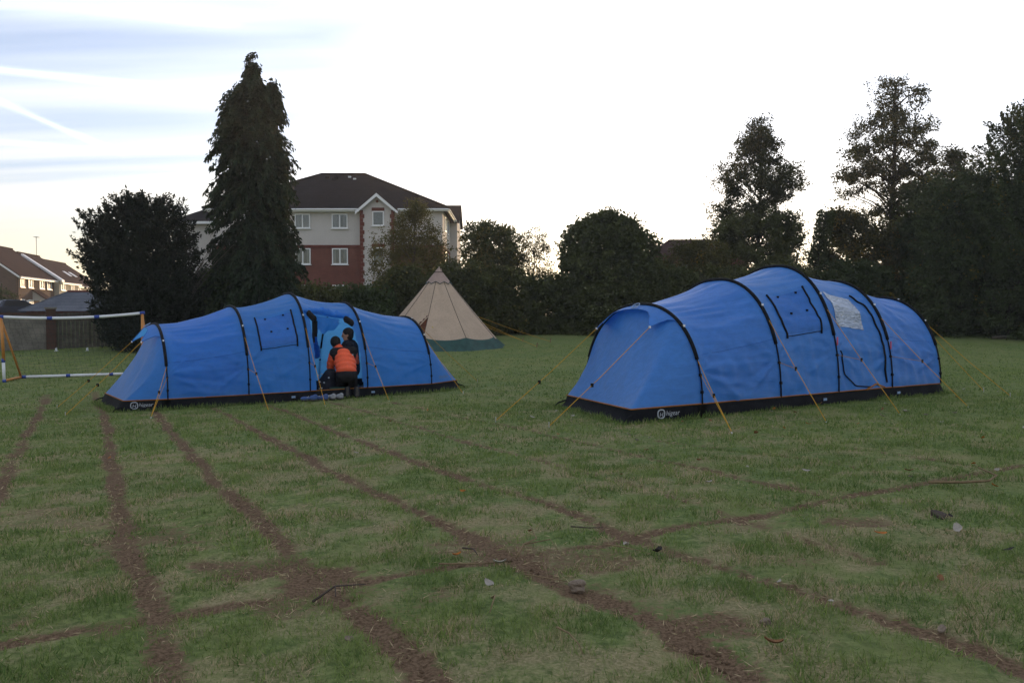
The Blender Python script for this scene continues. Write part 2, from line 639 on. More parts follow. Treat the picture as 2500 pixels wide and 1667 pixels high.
# ---------------------------------------------------------------- the field
TRACKS = [
    ([(-9.78, 16.57), (-7.92, 13.19), (-5.52, 8.85), (-4.13, 6.31), (-3.09, 4.41)], .11, .9),
    ([(-9.05, 17.01), (-6.79, 13.04), (-4.47, 8.72), (-3.02, 5.93), (-2.23, 4.51), (-1.83, 3.83), (-1.54, 3.33), (-1.33, 2.94), (-1.18, 2.65), (-1.04, 2.36), (-.8, 1.9)], .085, 1.1),
    ([(-7.25, 15.3), (-5.89, 12.9), (-3.59, 8.59), (-2.04, 5.69), (-1.33, 4.47), (-0.98, 3.79), (-0.7, 3.31), (-0.5, 3.01), (-0.32, 2.68), (-0.18, 2.4), (.05, 2)], .09, 1.05),
    ([(-6.17, 15.13), (-4.76, 12.7), (-2.54, 8.57), (-1.32, 6.28), (-0.77, 5.38), (-0.4, 4.75), (-0.08, 4.11), (0.09, 3.85), (0.28, 3.49), (0.44, 3.26), (0.6, 2.96), (0.7, 2.71), (0.84, 2.41), (1, 2)], .085, 1.0),
    ([(-4.43, 13.88), (-3.19, 11.6), (-1.9, 9.04), (-0.95, 7.27), (-0.33, 6.16), (0.07, 5.53), (0.35, 5.06), (0.56, 4.53), (0.72, 4.25), (0.85, 3.99), (1.09, 3.66), (1.31, 3.28), (1.46, 3.05), (1.59, 2.8), (1.68, 2.54), (1.73, 2.42), (1.9, 2)], .085, 1.0),
    ([(-3.19, 13.86), (-2.21, 11.89), (-1.16, 9.72), (-0.44, 8.22), (0.1, 7.32), (0.51, 6.43), (0.87, 5.93), (1.27, 4.94), (1.5, 4.32), (1.73, 3.77)], .075, .75),
    ([(-2.08, 13.58), (-1.14, 11.64), (-0.31, 10.11), (0.32, 8.94), (0.88, 7.75), (1.25, 6.94), (1.59, 6.45), (1.73, 6.04), (1.92, 5.6), (2.07, 5.34)], .07, .85),
    ([(1.46, 8.12), (2.22, 7.2), (2.66, 6.67), (2.84, 6.12)], .06, .7),
    ([(3.21, 7.27), (3.52, 6.62), (3.83, 6.18)], .07, .8),
    ([(-2.5, 2.7), (-2.08, 2.91), (-1.96, 2.98), (-1.81, 3.07), (-1.62, 3.17), (-1.45, 3.26), (-1.17, 3.39), (-0.93, 3.51), (-0.76, 3.63), (-0.5, 3.78), (-0.25, 3.91), (0.01, 3.98), (0.24, 4.12), (0.48, 4.23), (0.69, 4.36), (1.08, 4.61), (1.53, 4.78), (2.06, 5.17), (2.69, 5.51), (3.2, 5.79), (4.1, 6.29)], .075, .9),
    ([(-6.29, 10.16), (-5.85, 10.38), (-5.21, 10.73)], .05, .7),
]


def track_mask(x, y):
    wob = .10 * (fbm(x * 1.6, y * 1.6, 40, 3) - .5)
    wob2 = .10 * (fbm(x * 1.6 + 50, y * 1.6, 44, 3) - .5)
    xx, yy = x + wob, y + wob2
    best = np.zeros_like(x)
    for pts, wd, amp in TRACKS:
        dmin = np.full_like(x, 9.)
        for a, b in zip(pts[:-1], pts[1:]):
            ax, ay = a
            dx, dy = b[0] - ax, b[1] - ay
            t = np.clip(((xx - ax) * dx + (yy - ay) * dy) / (dx * dx + dy * dy), 0, 1)
            dmin = np.minimum(dmin, np.hypot(xx - ax - t * dx, yy - ay - t * dy))
        wv = wd * (.50 + .55 * vnoise(x * 2.1, y * 2.1, 60))
        best = np.maximum(best, amp * np.exp(-(dmin / wv) ** 2.4))
    brk = .26 + 1.18 * fbm(x * 3.6, y * 3.6, 63, 3)
    return np.clip(best * brk, 0, 1)


def ground_masks(x, y):
    tr_ = track_mask(x, y)
    worn = sst((fbm(x * .9, y * 1.3, 20, 4) - .54) / .16)           # patches scuffed down to the earth
    near = np.exp(-((x - .2) / 2.2) ** 2 - ((y - 3.9) / 1.1) ** 2)   # the churned crossing of the tracks
    patch = sst((fbm(x * 2.3, y * 2.6, 30, 4) - .53 + .13 * near) / .17) * (.06 + .44 * near + .34 * worn)
    fade = np.clip(1.25 - y / 16, .15, 1)
    bare = np.clip(np.maximum(tr_, patch * fade), 0, 1)
    dry = np.clip((.38 * sst((fbm(x * 1.4 + 9, y * 1.9, 50, 4) - .36) / .30) + .62 * sst((fbm(x * 5.5 + 9, y * 6.5, 55, 3) - .34) / .32)) * np.clip(1.22 - .036 * y, .25, 1.15)
                  + .35 * np.clip(bare, 0, .6), 0, 1)
    shade = sst((x - 1.5) / 5)                                       # tree shade on the right put into the colour: less straw, greener
    return bare, np.clip(dry * (1 - .55 * shade), 0, 1)


def axis(a, b, step, lo, hi, g=1.18):
    v = list(np.arange(a, b + 1e-6, step))
    s = step
    x = v[-1]
    up = []
    while x < hi:
        s *= g
        x += s
        up.append(x)
    s = step
    x = v[0]
    dn = []
    while x > lo:
        s *= g
        x -= s
        dn.append(x)
    return np.array(dn[::-1] + v + up)


gx = axis(-8.5, 6.0, .070, -900, 900, 1.13)
gy = axis(1.6, 15.0, .070, -300, 1400, 1.06)
XX, YY = np.meshgrid(gx, gy, indexing='ij')
near_m = (YY < 40) & (YY > 0) & (np.abs(XX) < 40)
bare = np.zeros_like(XX)
dry = np.full_like(XX, .15)
bm_, dm_ = ground_masks(XX[near_m], YY[near_m])
bare[near_m], dry[near_m] = bm_, dm_
ZZ = gz(XX, YY)
micro = np.where((YY < 25) & (YY > 0) & (np.abs(XX) < 20), 1.0, 0.0)
ZZ = ZZ + micro * (.018 * (fbm(XX * 3, YY * 3, 70, 3) - .5) - .022 * bare + .012 * (fbm(XX * 12, YY * 12, 75, 2) - .5))
me = npmesh('ground', np.stack([XX, YY, ZZ], -1).reshape(-1, 3), grid_faces(len(gx), len(gy)), True)
for nm, arr in (('bare', bare), ('dry', dry)):
    a = me.attributes.new(nm, 'FLOAT', 'POINT')
    a.data.foreach_set('value', arr.ravel().astype(np.float32))
m, g, out = material('field')
co = g.objco()
nA = g.noise(co, 22, 4, .65)
nB = g.noise(co, 70, 3, .6)
nC = g.noise(g.mapping(co, scale=(1, .35, 1)), 2.4, 4, .6)
nD = g.noise(g.mapping(co, scale=(.5, 1, 1)), .22, 4, .6)
grass = g.mix(g.smooth(nA, .3, .7), (.084, .114, .038), (.190, .236, .080))
grass = g.mix(g.m('MULTIPLY', g.smooth(nC, .45, .62), .5), grass, (.225, .222, .090))
grass = g.mix(g.m('MULTIPLY', g.smooth(nD, .4, .6), .35), grass, (.115, .172, .065))
straw = g.mix(g.smooth(nB, .3, .7), (.20, .15, .09), (.40, .31, .20))
soil = g.mix(g.smooth(nB, .3, .7), (.082, .053, .031), (.205, .138, .088))
dryf = g.smooth(g.m('ADD', g.attr('dry'), g.m('MULTIPLY', g.m('SUBTRACT', g.m('ADD', g.m('MULTIPLY', nA, .55), g.m('MULTIPLY', nB, .45)), .5), 1.9)), .16, 1.15, 0, .64)
baref = g.smooth(g.m('ADD', g.attr('bare'), g.m('MULTIPLY', g.m('SUBTRACT', g.m('ADD', g.m('MULTIPLY', nA, .6), g.m('MULTIPLY', nB, .4)), .5), 1.5)), .26, .62)
c = g.mix(baref, g.mix(dryf, grass, straw), soil)
p = princ(g, c, .95, .05, g.bump(g.m('ADD', nA, g.m('MULTIPLY', nB, .6)), 1.0, .022))
g.t.links.new(p.outputs[0], out.inputs[0])
ground = link('ground', me, m)
tag(ground, kind='structure')


def leaf_mesh(name, C, D, L, Wd, mat, parent, tint, autumn=None, curl=.0, blade=False):
    """every leaf or blade is one kite-shaped face: C base points, D directions, L lengths, Wd widths"""
    n = len(C)
    D = D / np.maximum(np.linalg.norm(D, axis=1, keepdims=True), 1e-6)
    rnd = rng.normal(size=(n, 3))
    S = np.cross(D, rnd)
    S /= np.maximum(np.linalg.norm(S, axis=1, keepdims=True), 1e-6)
    L = np.broadcast_to(L, (n,))[:, None]
    Wd = np.broadcast_to(Wd, (n,))[:, None]
    if blade:                                                        # a grass blade is a single narrow triangle
        V = np.stack([C - S * Wd * .5, C + S * Wd * .5, C + D * L], 1).astype(np.float32)
        me_ = npmesh(name, V.reshape(-1, 3), np.arange(n * 3).reshape(n, 3))
    else:
        me_ = None
    V = np.empty((n, 4, 3), np.float32)
    V[:, 0] = C
    V[:, 1] = C + D * L * .45 + S * Wd * .5
    V[:, 2] = C + D * L
    V[:, 3] = C + D * L * .45 - S * Wd * .5
    V[:, 2, 2] -= (curl * L[:, 0])
    me_ = me_ or npmesh(name, V.reshape(-1, 3), np.arange(n * 4).reshape(n, 4))
    a_ = me_.attributes.new('tint', 'FLOAT', 'FACE')
    a_.data.foreach_set('value', np.clip(tint, 0, 1).astype(np.float32))
    b_ = me_.attributes.new('autumn', 'FLOAT', 'FACE')
    b_.data.foreach_set('value', (np.zeros(n) if autumn is None else autumn).astype(np.float32))
    return link(name, me_, mat, parent)


# short, patchy turf: denser and finer close to the viewer
Cs, Ds, Ls, Ws, Ts, As = [], [], [], [], [], []
for y0, y1, dens, hgt, wid in ((2.0, 4.2, 8200, .038, .0042), (4.2, 7.5, 3500, .040, .0062), (7.5, 13, 1150, .045, .010),
                               (13, 22, 260, .046, .017), (22, 34, 60, .05, .028)):
    xmax = y1 * .80 + 3.2
    n = int(dens * (y1 - y0) * 2 * xmax)
    x = rng.uniform(-xmax, xmax, n)
    y = rng.uniform(y0, y1, n)
    k = np.abs(x) < y * .72 + .8 + 2.4 * rng.random(n) ** .5
    x, y = x[k], y[k]
    b_, d_ = ground_masks(x, y)
    tuft = fbm(x * 5, y * 5, 80, 3)
    keep = rng.random(len(x)) < np.clip((1.10 - 1.35 * b_) * (.34 + 1.2 * sst((tuft - .3) / .4)), .03, 1)
    x, y, b_, d_, tuft = x[keep], y[keep], b_[keep], d_[keep], tuft[keep]
    n = len(x)
    h = hgt * (.45 + 1.0 * rng.random(n)) * (.30 + 1.2 * tuft) * (1 - .45 * b_)
    az = rng.uniform(0, 2 * np.pi, n)
    lean = np.abs(rng.normal(0, .7, n)) + .15
    Cs.append(np.stack([x, y, gz(x, y) - .012 - .02 * b_], 1))
    Ds.append(np.stack([np.cos(az) * lean, np.sin(az) * lean, np.ones(n)], 1))
    Ls.append(h * 1.15)
    Ws.append(wid * 1.25 * (.7 + .6 * rng.random(n)))
    Ts.append(.05 + .75 * fbm(x * 2.6, y * 2.6, 90, 3) + rng.normal(0, .24, n))
    As.append(np.clip(rng.random(n) * .64 + .46 * d_ * rng.random(n) + .20 * d_ + .25 * b_, 0, 1))
turf = leaf_mesh('grass', np.concatenate(Cs), np.concatenate(Ds), np.concatenate(Ls), np.concatenate(Ws), M['f_grass'], None,
                 np.concatenate(Ts), np.concatenate(As), blade=True)
tag(turf, 'short patchy green and straw coloured turf covering the field', 'grass', kind='stuff')


# crumbs of earth and flattened straw in the worn lines
n = 110000
x = rng.uniform(-6, 6, n)
y = 2.1 + 8 * rng.random(n) ** 1.6
b_, d_ = ground_masks(x, y)
k = (b_ > .30) & (np.abs(x) < y * .74 + 2) & (rng.random(n) < .55)
x, y = x[k], y[k]
n = len(x)
OCT = np.array([(1, 0, 0), (0, 1, 0), (-1, 0, 0), (0, -1, 0), (0, 0, 1), (0, 0, -1)], float)
OF = np.array([(0, 1, 4), (1, 2, 4), (2, 3, 4), (3, 0, 4), (1, 0, 5), (2, 1, 5), (3, 2, 5), (0, 3, 5)])
sz = (.0035 + .010 * rng.random(n) ** 3)
V = OCT[None] * sz[:, None, None] * rng.uniform(.6, 1.3, (n, 6, 1)) + np.stack([x, y, gz(x, y) - .024], 1)[:, None, :]
V += rng.normal(0, .0015, V.shape)
me = npmesh('soil_crumbs', V.reshape(-1, 3), (OF[None] + 6 * np.arange(n)[:, None, None]).reshape(-1, 3))
M['soil'] = simple('earth_crumbs', (.120, .080, .050), .95, .05, .45, 25, .2)
tag(link('soil_crumbs', me, M['soil']), 'crumbs of dry earth in the worn lines', 'soil', kind='stuff')
n = 70000
x = rng.uniform(-7, 7, n)
y = 2.1 + 10 * rng.random(n) ** 1.4
b_, d_ = ground_masks(x, y)
k = (rng.random(n) < .12 + .75 * np.clip(d_ * .85 - b_ * .35, 0, 1)) & (np.abs(x) < y * .74 + 2)
x, y = x[k], y[k]
n = len(x)
az = rng.uniform(0, 2 * np.pi, n)
straw_o = leaf_mesh('dead_grass', np.stack([x, y, gz(x, y) - .006], 1), np.stack([np.cos(az), np.sin(az), .12 + .25 * rng.random(n)], 1),
                    .02 + .035 * rng.random(n), .0022 + .00055 * y, M['f_grass'], None, rng.random(n), np.where(rng.random(n) < .8, 1.0, .3))
tag(straw_o, 'flattened dead grass lying over the turf and worn lines', 'grass', kind='stuff')


# ---------------------------------------------------------------- trees, shrubs and the hedge
def crown_points(rows, n, rc, dr, shell):
    zz = np.array([r[0] for r in rows])[::-1]
    ll = np.array([r[1] for r in rows])[::-1]
    rr = np.array([r[2] for r in rows])[::-1]
    zs = np.linspace(zz[0], zz[-1], 200)
    wds = np.interp(zs, zz, rr - ll) + .25
    cdf = np.cumsum(wds)
    z = np.interp(rng.random(n) * cdf[-1], cdf, zs)
    l, r = np.interp(z, zz, ll), np.interp(z, zz, rr)
    hw = np.maximum((r - l) / 2 - rc * .55, .04)
    q = rng.random(n) ** shell
    ph = rng.uniform(0, 2 * np.pi, n)
    ox, oy = np.cos(ph) * q, np.sin(ph) * q
    z = np.minimum(z, zz[-1] - rc * .5)
    P = np.stack([(l + r) / 2 + hw * ox, dr * np.maximum(hw, .5 * hw.max()) * oy * np.minimum(1, hw / (.35 * hw.max()) + .15), z], 1)
    out_ = np.stack([ox, oy, np.full(n, .15)], 1)
    return P, out_


def branches(mb, P, root_top, r0, trunk_pts, count, sag=0.0):
    """limbs from the trunk out to some of the leaf clumps"""
    tp = [Vector(p) for p in trunk_pts]
    for i in rng.choice(len(P), min(count, len(P)), replace=False):
        e = Vector(P[i])
        zt = max(tp[0].z + .25 * (tp[-1].z - tp[0].z), e.z - .35 * abs(e.x) - .4 - .5 * random.random())
        zt = min(zt, tp[-1].z * .97)
        k = 0
        while k < len(tp) - 2 and tp[k + 1].z < zt:
            k += 1
        f = (zt - tp[k].z) / max(tp[k + 1].z - tp[k].z, .01)
        s = tp[k].lerp(tp[k + 1], min(max(f, 0), 1))
        mid = s.lerp(e, .5) + Vector((random.uniform(-.12, .12), random.uniform(-.12, .12), .18 - sag))
        rr = r0 * random.uniform(.16, .34)
        mb.tube([s, mid, e], [rr, rr * .6, rr * .2], 5, False)


def plant(name, label, cat, base, rows, mat, style='bush', clumps=60, per=120, rc=.4, dr=.8, shell=.45, leaf=(.12, .08),
          trunk=None, limbs=12, bark='bark', group=None, part='crown', warm=0.0, tilt=0.0, tint=.45, tuft_r=.085, spires=(), layer=.75):
    x0, y0 = base
    z0 = G(x0, y0) - .03
    root = thing(name, label, cat, (x0, y0, z0), 0, group)
    rows = [(max(z - z0, .05), l, r) for z, l, r in rows]
    top = rows[0][0]
    P, O = crown_points(rows, clumps, rc, dr, shell)
    for sx_, zt_, zl_, sr_ in spires:                                # leaders beside the main top
        k_ = int(26 * zl_)
        f_ = rng.random(k_) ** .7
        ph_ = rng.uniform(0, 2 * np.pi, k_)
        rr_ = sr_ * f_
        P = np.concatenate([P, np.stack([sx_ + rr_ * np.cos(ph_), rr_ * np.sin(ph_), zt_ - z0 - zl_ * f_], 1)])
        O = np.concatenate([O, np.stack([np.cos(ph_), np.sin(ph_), np.full(k_, .1)], 1)])
    clumps = len(P)
    n = clumps * per
    idx = np.repeat(np.arange(clumps), per)
    ct = rng.normal(tint, .20, clumps)
    cw = rng.random(clumps) * .5 + warm * rng.random(clumps)
    if style == 'bush':
        # clump > tuft > leaf, so that small dark gaps stay open between the tufts
        sc = rc * (.6 + .8 * rng.random(clumps))
        nt = max(per // 13, 1)
        tuft = np.clip(rng.normal(size=(clumps * nt, 3)) * .55, -1.1, 1.1)
        tuft[:, 2] *= layer
        tuft[:, :2] *= 1.9 - layer * 1.2
        tid = idx * nt + rng.integers(0, nt, n)
        loose = np.clip(rng.normal(size=(n, 3)), -1.9, 1.9)
        C = P[idx] + tuft[tid] * sc[idx][:, None] + loose * (tuft_r * (.6 + .8 * rng.random(clumps * nt))[tid])[:, None]
        D = rng.normal(size=(n, 3)) + O[idx] * .5 + loose * .5 + np.array([0, 0, .1])
        curl = .1
    elif style == 'conifer':
        t = rng.random(n)
        ln = rc * (.9 + 2.0 * rng.random(clumps)) * np.clip((top - P[:, 2]) / 2.2, .45, 1)
        az = np.arctan2(O[:, 1], O[:, 0]) + rng.normal(0, .35, clumps)
        H = np.stack([np.cos(az), np.sin(az), np.zeros(clumps)], 1)
        C = P[idx] + H[idx] * ((t - .45) * ln[idx])[:, None]
        C[:, 2] -= (t ** 2.0) * ln[idx] * .75
        C += rng.normal(size=(n, 3)) * np.array([.085, .085, .05]) * (1.35 - t)[:, None]
        D = H[idx] * .7 + rng.normal(size=(n, 3)) * .45 + np.array([0, 0, -1.0]) * (.35 + .9 * t)[:, None]
        curl = .15
    else:                                                            # upright feathery shoots
        t = rng.random(n)
        ln = rc * (1.0 + 1.2 * rng.random(clumps))
        A = O + np.array([0, 0, 1.0]) + rng.normal(0, .25, (clumps, 3))
        A /= np.linalg.norm(A, axis=1, keepdims=True)
        C = P[idx] + A[idx] * ((t - .5) * ln[idx])[:, None] + rng.normal(size=(n, 3)) * (.15 * (1.08 - t))[:, None]
        D = A[idx] * .7 + rng.normal(size=(n, 3)) * .6
        curl = 0
    C[:, 2] = np.maximum(C[:, 2], .03)
    ls = leaf[0] * (.6 + .7 * rng.random(n))
    cr = leaf_mesh(part, C, D, ls, leaf[1] * (.6 + .7 * rng.random(n)), M[mat], root,
                   ct[idx] + rng.normal(0, .14, n), cw[idx] + rng.random(n) * .38, curl)
    if clumps * per > 300:
        cr['kind'] = 'stuff'
    tr_ = trunk or dict(r=.09, top=.6, x=0.0)
    mb = MB()
    k = 6
    pts = [(tr_.get('x', 0) + tilt * i / k + .06 * math.sin(i * 1.7) * (i > 0), .05 * math.cos(i * 2.1) * (i > 0), -.1 + (top * tr_['top'] + .1) * i / k) for i in range(k + 1)]
    mb.tube(pts, [tr_['r'] * (1.25 if i == 0 else 1 - .8 * i / k) for i in range(k + 1)], 8)
    branches(mb, P, top, tr_['r'], pts, limbs)
    mb.build('trunk', M[bark], root, True)
    return root


OUT = dict(
    conifer=((-10.72, 33), [(11.6, -0.05, 0.05), (11.1, -0.25, 0.25), (10.70, -0.65, 0.75), (10.44, -1.14, 1.04), (9.81, -1.38, 1.23), (8.89, -1.60, 1.32), (7.98, -1.74, 1.54), (7.07, -1.78, 1.72), (6.16, -1.74, 1.64), (5.25, -1.78, 1.68), (4.34, -1.87, 1.83), (3.43, -1.96, 2.05), (2.52, -2.15, 2.32), (1.61, -2.33, 2.68), (-0.03, -2.15, 2.59)]),
    yew=((-14.46, 31), [(5.70, -0.71, -0.03), (5.42, -1.15, 1.45), (5.12, -1.60, 1.80), (4.83, -2.17, 2.03), (4.49, -2.59, 2.11), (3.97, -2.51, 2.20), (3.29, -2.63, 2.37), (2.60, -2.42, 2.46), (1.92, -2.25, 2.54), (1.24, -2.08, 2.54), (-0.05, -1.74, 2.37)]),
    sapling=((-5.31, 43), [(7.25, -0.05, 0.54), (6.73, -0.76, 0.90), (6.02, -1.71, 1.37), (5.07, -2.43, 2.09), (4.12, -2.66, 2.32), (2.93, -2.43, 2.32), (1.74, -2.19, 2.32), (0.52, -1.71, 2.09)]),
    bushA=((-1.23, 42), [(6.02, -0.76, 0.63), (5.67, -1.34, 1.32), (4.98, -1.58, 1.56), (4.05, -1.69, 1.67), (2.89, -1.69, 1.79), (0.45, -1.69, 1.79)]),
    bushB=((1.16, 43), [(5.90, -0.95, -0.24), (5.54, -1.31, 0.71), (4.83, -1.42, 1.31), (4.12, -1.31, 1.42), (2.93, -0.71, 1.54), (0.53, -0.59, 1.54)]),
    dome=((4.91, 40.7), [(6.35, -.70, .45), (6.12, -1.40, 1.15), (5.62, -2.05, 1.85), (4.86, -2.61, 2.55), (3.96, -2.68, 2.78), (3.06, -2.57, 2.82), (1.71, -2.57, 2.82), (0.35, -2.34, 2.60)]),
    bushD=((9.81, 42), [(5.07, -0.44, 0.49), (4.74, -1.37, 1.41), (4.05, -1.95, 1.88), (2.89, -2.18, 2.11), (0.45, -2.06, 2.11)]),
    T1=((13.96, 45), [(12.26, 0.00, 0.30), (11.71, -0.57, 0.68), (10.97, -1.19, 1.30), (10.22, -1.68, 1.55), (9.23, -2.43, 2.54), (8.48, -2.55, 2.66), (7.73, -2.43, 2.04), (6.74, -2.93, 2.29), (6.00, -2.98, 2.54), (5.00, -2.18, 3.04)]),
    shrubE=((13.79, 43.5), [(6.79, -1.20, 2.16), (6.31, -2.64, 2.52), (5.59, -3.00, 2.64), (4.15, -3.12, 2.88), (0.56, -3.12, 2.88)]),
    shrubF=((18.79, 43), [(6.90, -1.60, -0.50), (6.45, -2.0, 0.9), (5.9, -2.3, 2.3), (5.07, -2.55, 3.15), (2.93, -2.55, 3.62), (0.53, -2.55, 3.62)]),
    T2=((22.11, 46), [(14.69, -1.43, 1.11), (14.10, -1.81, 1.36), (13.47, -1.56, 1.87), (12.58, -2.19, 2.38), (11.95, -2.45, 2.12), (10.93, -2.70, 2.89), (10.17, -3.59, 2.76), (9.41, -3.46, 3.01), (8.39, -3.21, 3.39), (7.37, -3.08, 3.65), (6.10, -2.96, 4.10), (4.6, -2.9, 4.4), (3.0, -2.6, 4.4)]),
    T2b=((24.82, 44), [(10.26, -0.67, 0.06), (9.53, -1.03, 0.79), (7.83, -1.40, 1.52), (5.40, -1.64, 2.00), (2.97, -1.64, 2.00)]),
    massG=((23.84, 38), [(7.97, -2.98, -1.09), (6.92, -4.03, 4.36), (5.87, -4.45, 5.20), (3.77, -4.66, 6.04), (0.16, -4.45, 6.04)]),
    treeH=((24.04, 36.5), [(10.82, -0.68, 1.03), (9.92, -1.99, 2.04), (9.11, -2.50, 2.64), (8.10, -3.10, 3.04), (7.10, -3.40, 3.45), (5.28, -3.81, 3.65), (3.27, -4.01, 3.65)]),
)
plant('conifer_tree', 'tall dark drooping conifer in front of the apartment block', 'tree', *OUT['conifer'], 'f_conifer', 'conifer', 1150, 86, .40, .85, .55, (.175, .075), dict(r=.20, top=.96), 60, tint=.4, spires=((.80, 10.95, 1.5, .36), (-.62, 10.75, 1.4, .36), (-.02, 12.0, 1.7, .20)))
plant('yew_tree', 'broad rounded dark yew with spiky shoots left of the conifer', 'tree', *OUT['yew'], 'f_yew', 'shoot', 1050, 74, .62, .85, .46, (.14, .062), dict(r=.2, top=.7), 40)
plant('young_tree', 'thin open yellow-green tree in front of the gabled bay', 'tree', *OUT['sapling'], 'f_gold', 'bush', 310, 115, .42, .6, .5, (.12, .06), dict(r=.10, top=.85), 70, 'palebark')
plant('bush', 'round green bush right of the apartment block', 'bush', *OUT['bushA'], 'f_hedge', 'bush', 270, 125, .34, .8, .5, (.14, .10), dict(r=.08, top=.6), 30, warm=.35)
plant('bush', 'sparse see-through bush with bright sky behind it', 'bush', *OUT['bushB'], 'f_gold', 'bush', 100, 95, .36, .6, .6, (.10, .065), dict(r=.06, top=.8), 46, 'bark')
plant('ivy_thicket', 'large dome-shaped ivy thicket in the middle of the hedge', 'bush', *OUT['dome'], 'f_ivy', 'bush', 680, 108, .32, .75, .36, (.155, .13), dict(r=.2, top=.8), 20)
plant('bush', 'golden-green bush between ivy dome and thin tree', 'bush', *OUT['bushD'], 'f_gold', 'bush', 270, 120, .38, .7, .5, (.13, .09), dict(r=.08, top=.6), 20, warm=.25)
plant('deciduous_tree', 'smaller of two tall leafy trees, narrow pointed crown', 'tree', *OUT['T1'], 'f_tree', 'bush', 185, 210, .46, .8, .46, (.125, .085), dict(r=.17, top=.93, x=.1), 90, layer=.65)
plant('bush', 'dark bush under the narrow pointed tree', 'bush', *OUT['shrubE'], 'f_hedge', 'bush', 330, 118, .42, .6, .42, (.14, .1), dict(r=.1, top=.6), 25, warm=.12)
plant('bush', 'brownish bush under the tallest leafy tree', 'bush', *OUT['shrubF'], 'f_gold', 'bush', 340, 118, .42, .55, .42, (.14, .1), dict(r=.1, top=.6), 25, warm=.3, tint=.2)
plant('deciduous_tree', 'tallest leafy tree with open crown and visible trunk', 'tree', *OUT['T2'], 'f_tree', 'bush', 235, 230, .50, .8, .45, (.13, .09), dict(r=.24, top=.95, x=0), 110, layer=.62)
plant('bush', 'tall dark shrub filling the gap below the tallest leafy tree', 'bush', (22.3, 42.5), [(8.6, -.5, .9), (7.6, -1.3, 1.6), (6.0, -1.9, 2.2), (3.5, -2.3, 2.6), (.5, -2.2, 2.6)], 'f_right', 'bush', 260, 120, .48, .6, .45, (.15, .11), dict(r=.12, top=.7), 40, warm=.12)
plant('deciduous_tree', 'short leafy tree between tallest tree and right edge', 'tree', *OUT['T2b'], 'f_tree', 'bush', 130, 170, .42, .8, .6, (.14, .09), dict(r=.12, top=.9), 40)
plant('bush', 'wide dark green shrub at the right edge of the field', 'bush', *OUT['massG'], 'f_right', 'bush', 700, 122, .62, .5, .45, (.14, .10), dict(r=.14, top=.6), 40, warm=.10)
plant('deciduous_tree', 'dense dark tree cut off by the right picture edge', 'tree', *OUT['treeH'], 'f_right', 'shoot', 540, 110, .95, .75, .5, (.14, .08), dict(r=.22, top=.9), 60, warm=.16)

# leaning trunk wrapped in ivy
ir = thing('ivy_covered_trunk', 'leaning dead trunk wrapped in ivy between the two tall trees', 'tree', (15.9, 42, G(15.9, 42)), 0)
tp_ = [(-.15, 0, -.1), (.1, 0, 1.8), (.28, .05, 3.4), (.55, 0, 4.9), (.78, 0, 6.2)]
MB().tube(tp_, [.17, .14, .12, .10, .05], 8).build('trunk', M['bark'], ir, True)
n = 5200
t = rng.random(n) * 4
i_ = np.minimum(t.astype(int), 3)
TP = np.array(tp_)
Cc = TP[i_] + (TP[i_ + 1] - TP[i_]) * (t - i_)[:, None]
O = rng.normal(size=(n, 3))
O[:, 2] *= .3
O /= np.linalg.norm(O, axis=1, keepdims=True)
leaf_mesh('ivy_leaves', Cc + O * (.16 + .28 * rng.random((n, 1))), O + rng.normal(size=(n, 3)) * .6, .13, .10, M['f_ivy'], ir, rng.normal(.4, .2, n))['kind'] = 'stuff'

# the low hedge: a row of bramble and hawthorn bushes along the far edge of the grass
HEDGE = [  # x, y, half-width, height, material, label
    (-14.1, 34.6, 1.3, 2.6, 'f_yew', 'low dark shrub under the yew behind the goal'),
    (-12.2, 32.6, 1.5, 3.1, 'f_light', 'light green shrub filling the gap between yew and conifer'),
    (-8.3, 33.0, 1.5, 2.5, 'f_hedge', 'leafy shrub at the right foot of the conifer'),
    (-7.0, 36.2, 1.6, 2.4, 'f_light', 'low bright shrub behind the ridge of the left blue tent'),
    (-4.9, 37.6, 1.7, 3.2, 'f_hedge', 'hedge bush behind the left slope of the tipi'),
    (-2.6, 38.4, 1.7, 3.5, 'f_hedge', 'hedge bush directly behind the tipi top'),
    (-.4, 39.4, 1.7, 3.2, 'f_hedge', 'hedge bush at the right shoulder of the tipi'),
    (2.0, 39.9, 1.9, 2.9, 'f_ivy', 'low hedge bush under the bright gap in the foliage'),
    (4.9, 39.2, 1.9, 2.5, 'f_ivy', 'low hedge bush in front of the ivy dome'),
    (7.7, 39.9, 1.9, 3.4, 'f_ivy', 'low hedge bush just right of the ivy dome'),
    (10.6, 40.4, 2.0, 3.2, 'f_hedge', 'low hedge bush behind the front of the right blue tent'),
    (13.9, 40.9, 2.2, 3.6, 'f_hedge', 'low hedge bush behind the middle of the right blue tent'),
    (17.4, 40.6, 2.3, 3.6, 'f_right', 'low hedge bush behind the rear of the right blue tent'),
    (21.8, 40.4, 2.2, 3.2, 'f_right', 'low dark hedge bush just right of the right blue tent'),
    (26.2, 40.6, 2.2, 3.6, 'f_right', 'low dark hedge bush at the right picture edge'),
]
for hx, hy, hw, hh, hm, lab in HEDGE:
    zb = G(hx, hy)
    rows = [(zb + hh, -.45 * hw, .4 * hw), (zb + hh * .88, -.85 * hw, .82 * hw), (zb + hh * .6, -1.1 * hw, 1.08 * hw), (zb + hh * .3, -1.2 * hw, 1.2 * hw), (zb + .02, -1.15 * hw, 1.2 * hw)]
    plant('hedge_bush', lab, 'bush', (hx, hy), rows, hm, 'bush', int(40 * hw * hh), 80, .34, .55, .5, (.14, .115), dict(r=.05, top=.6), 10,
          group='bushes of the hedge', warm=.16)
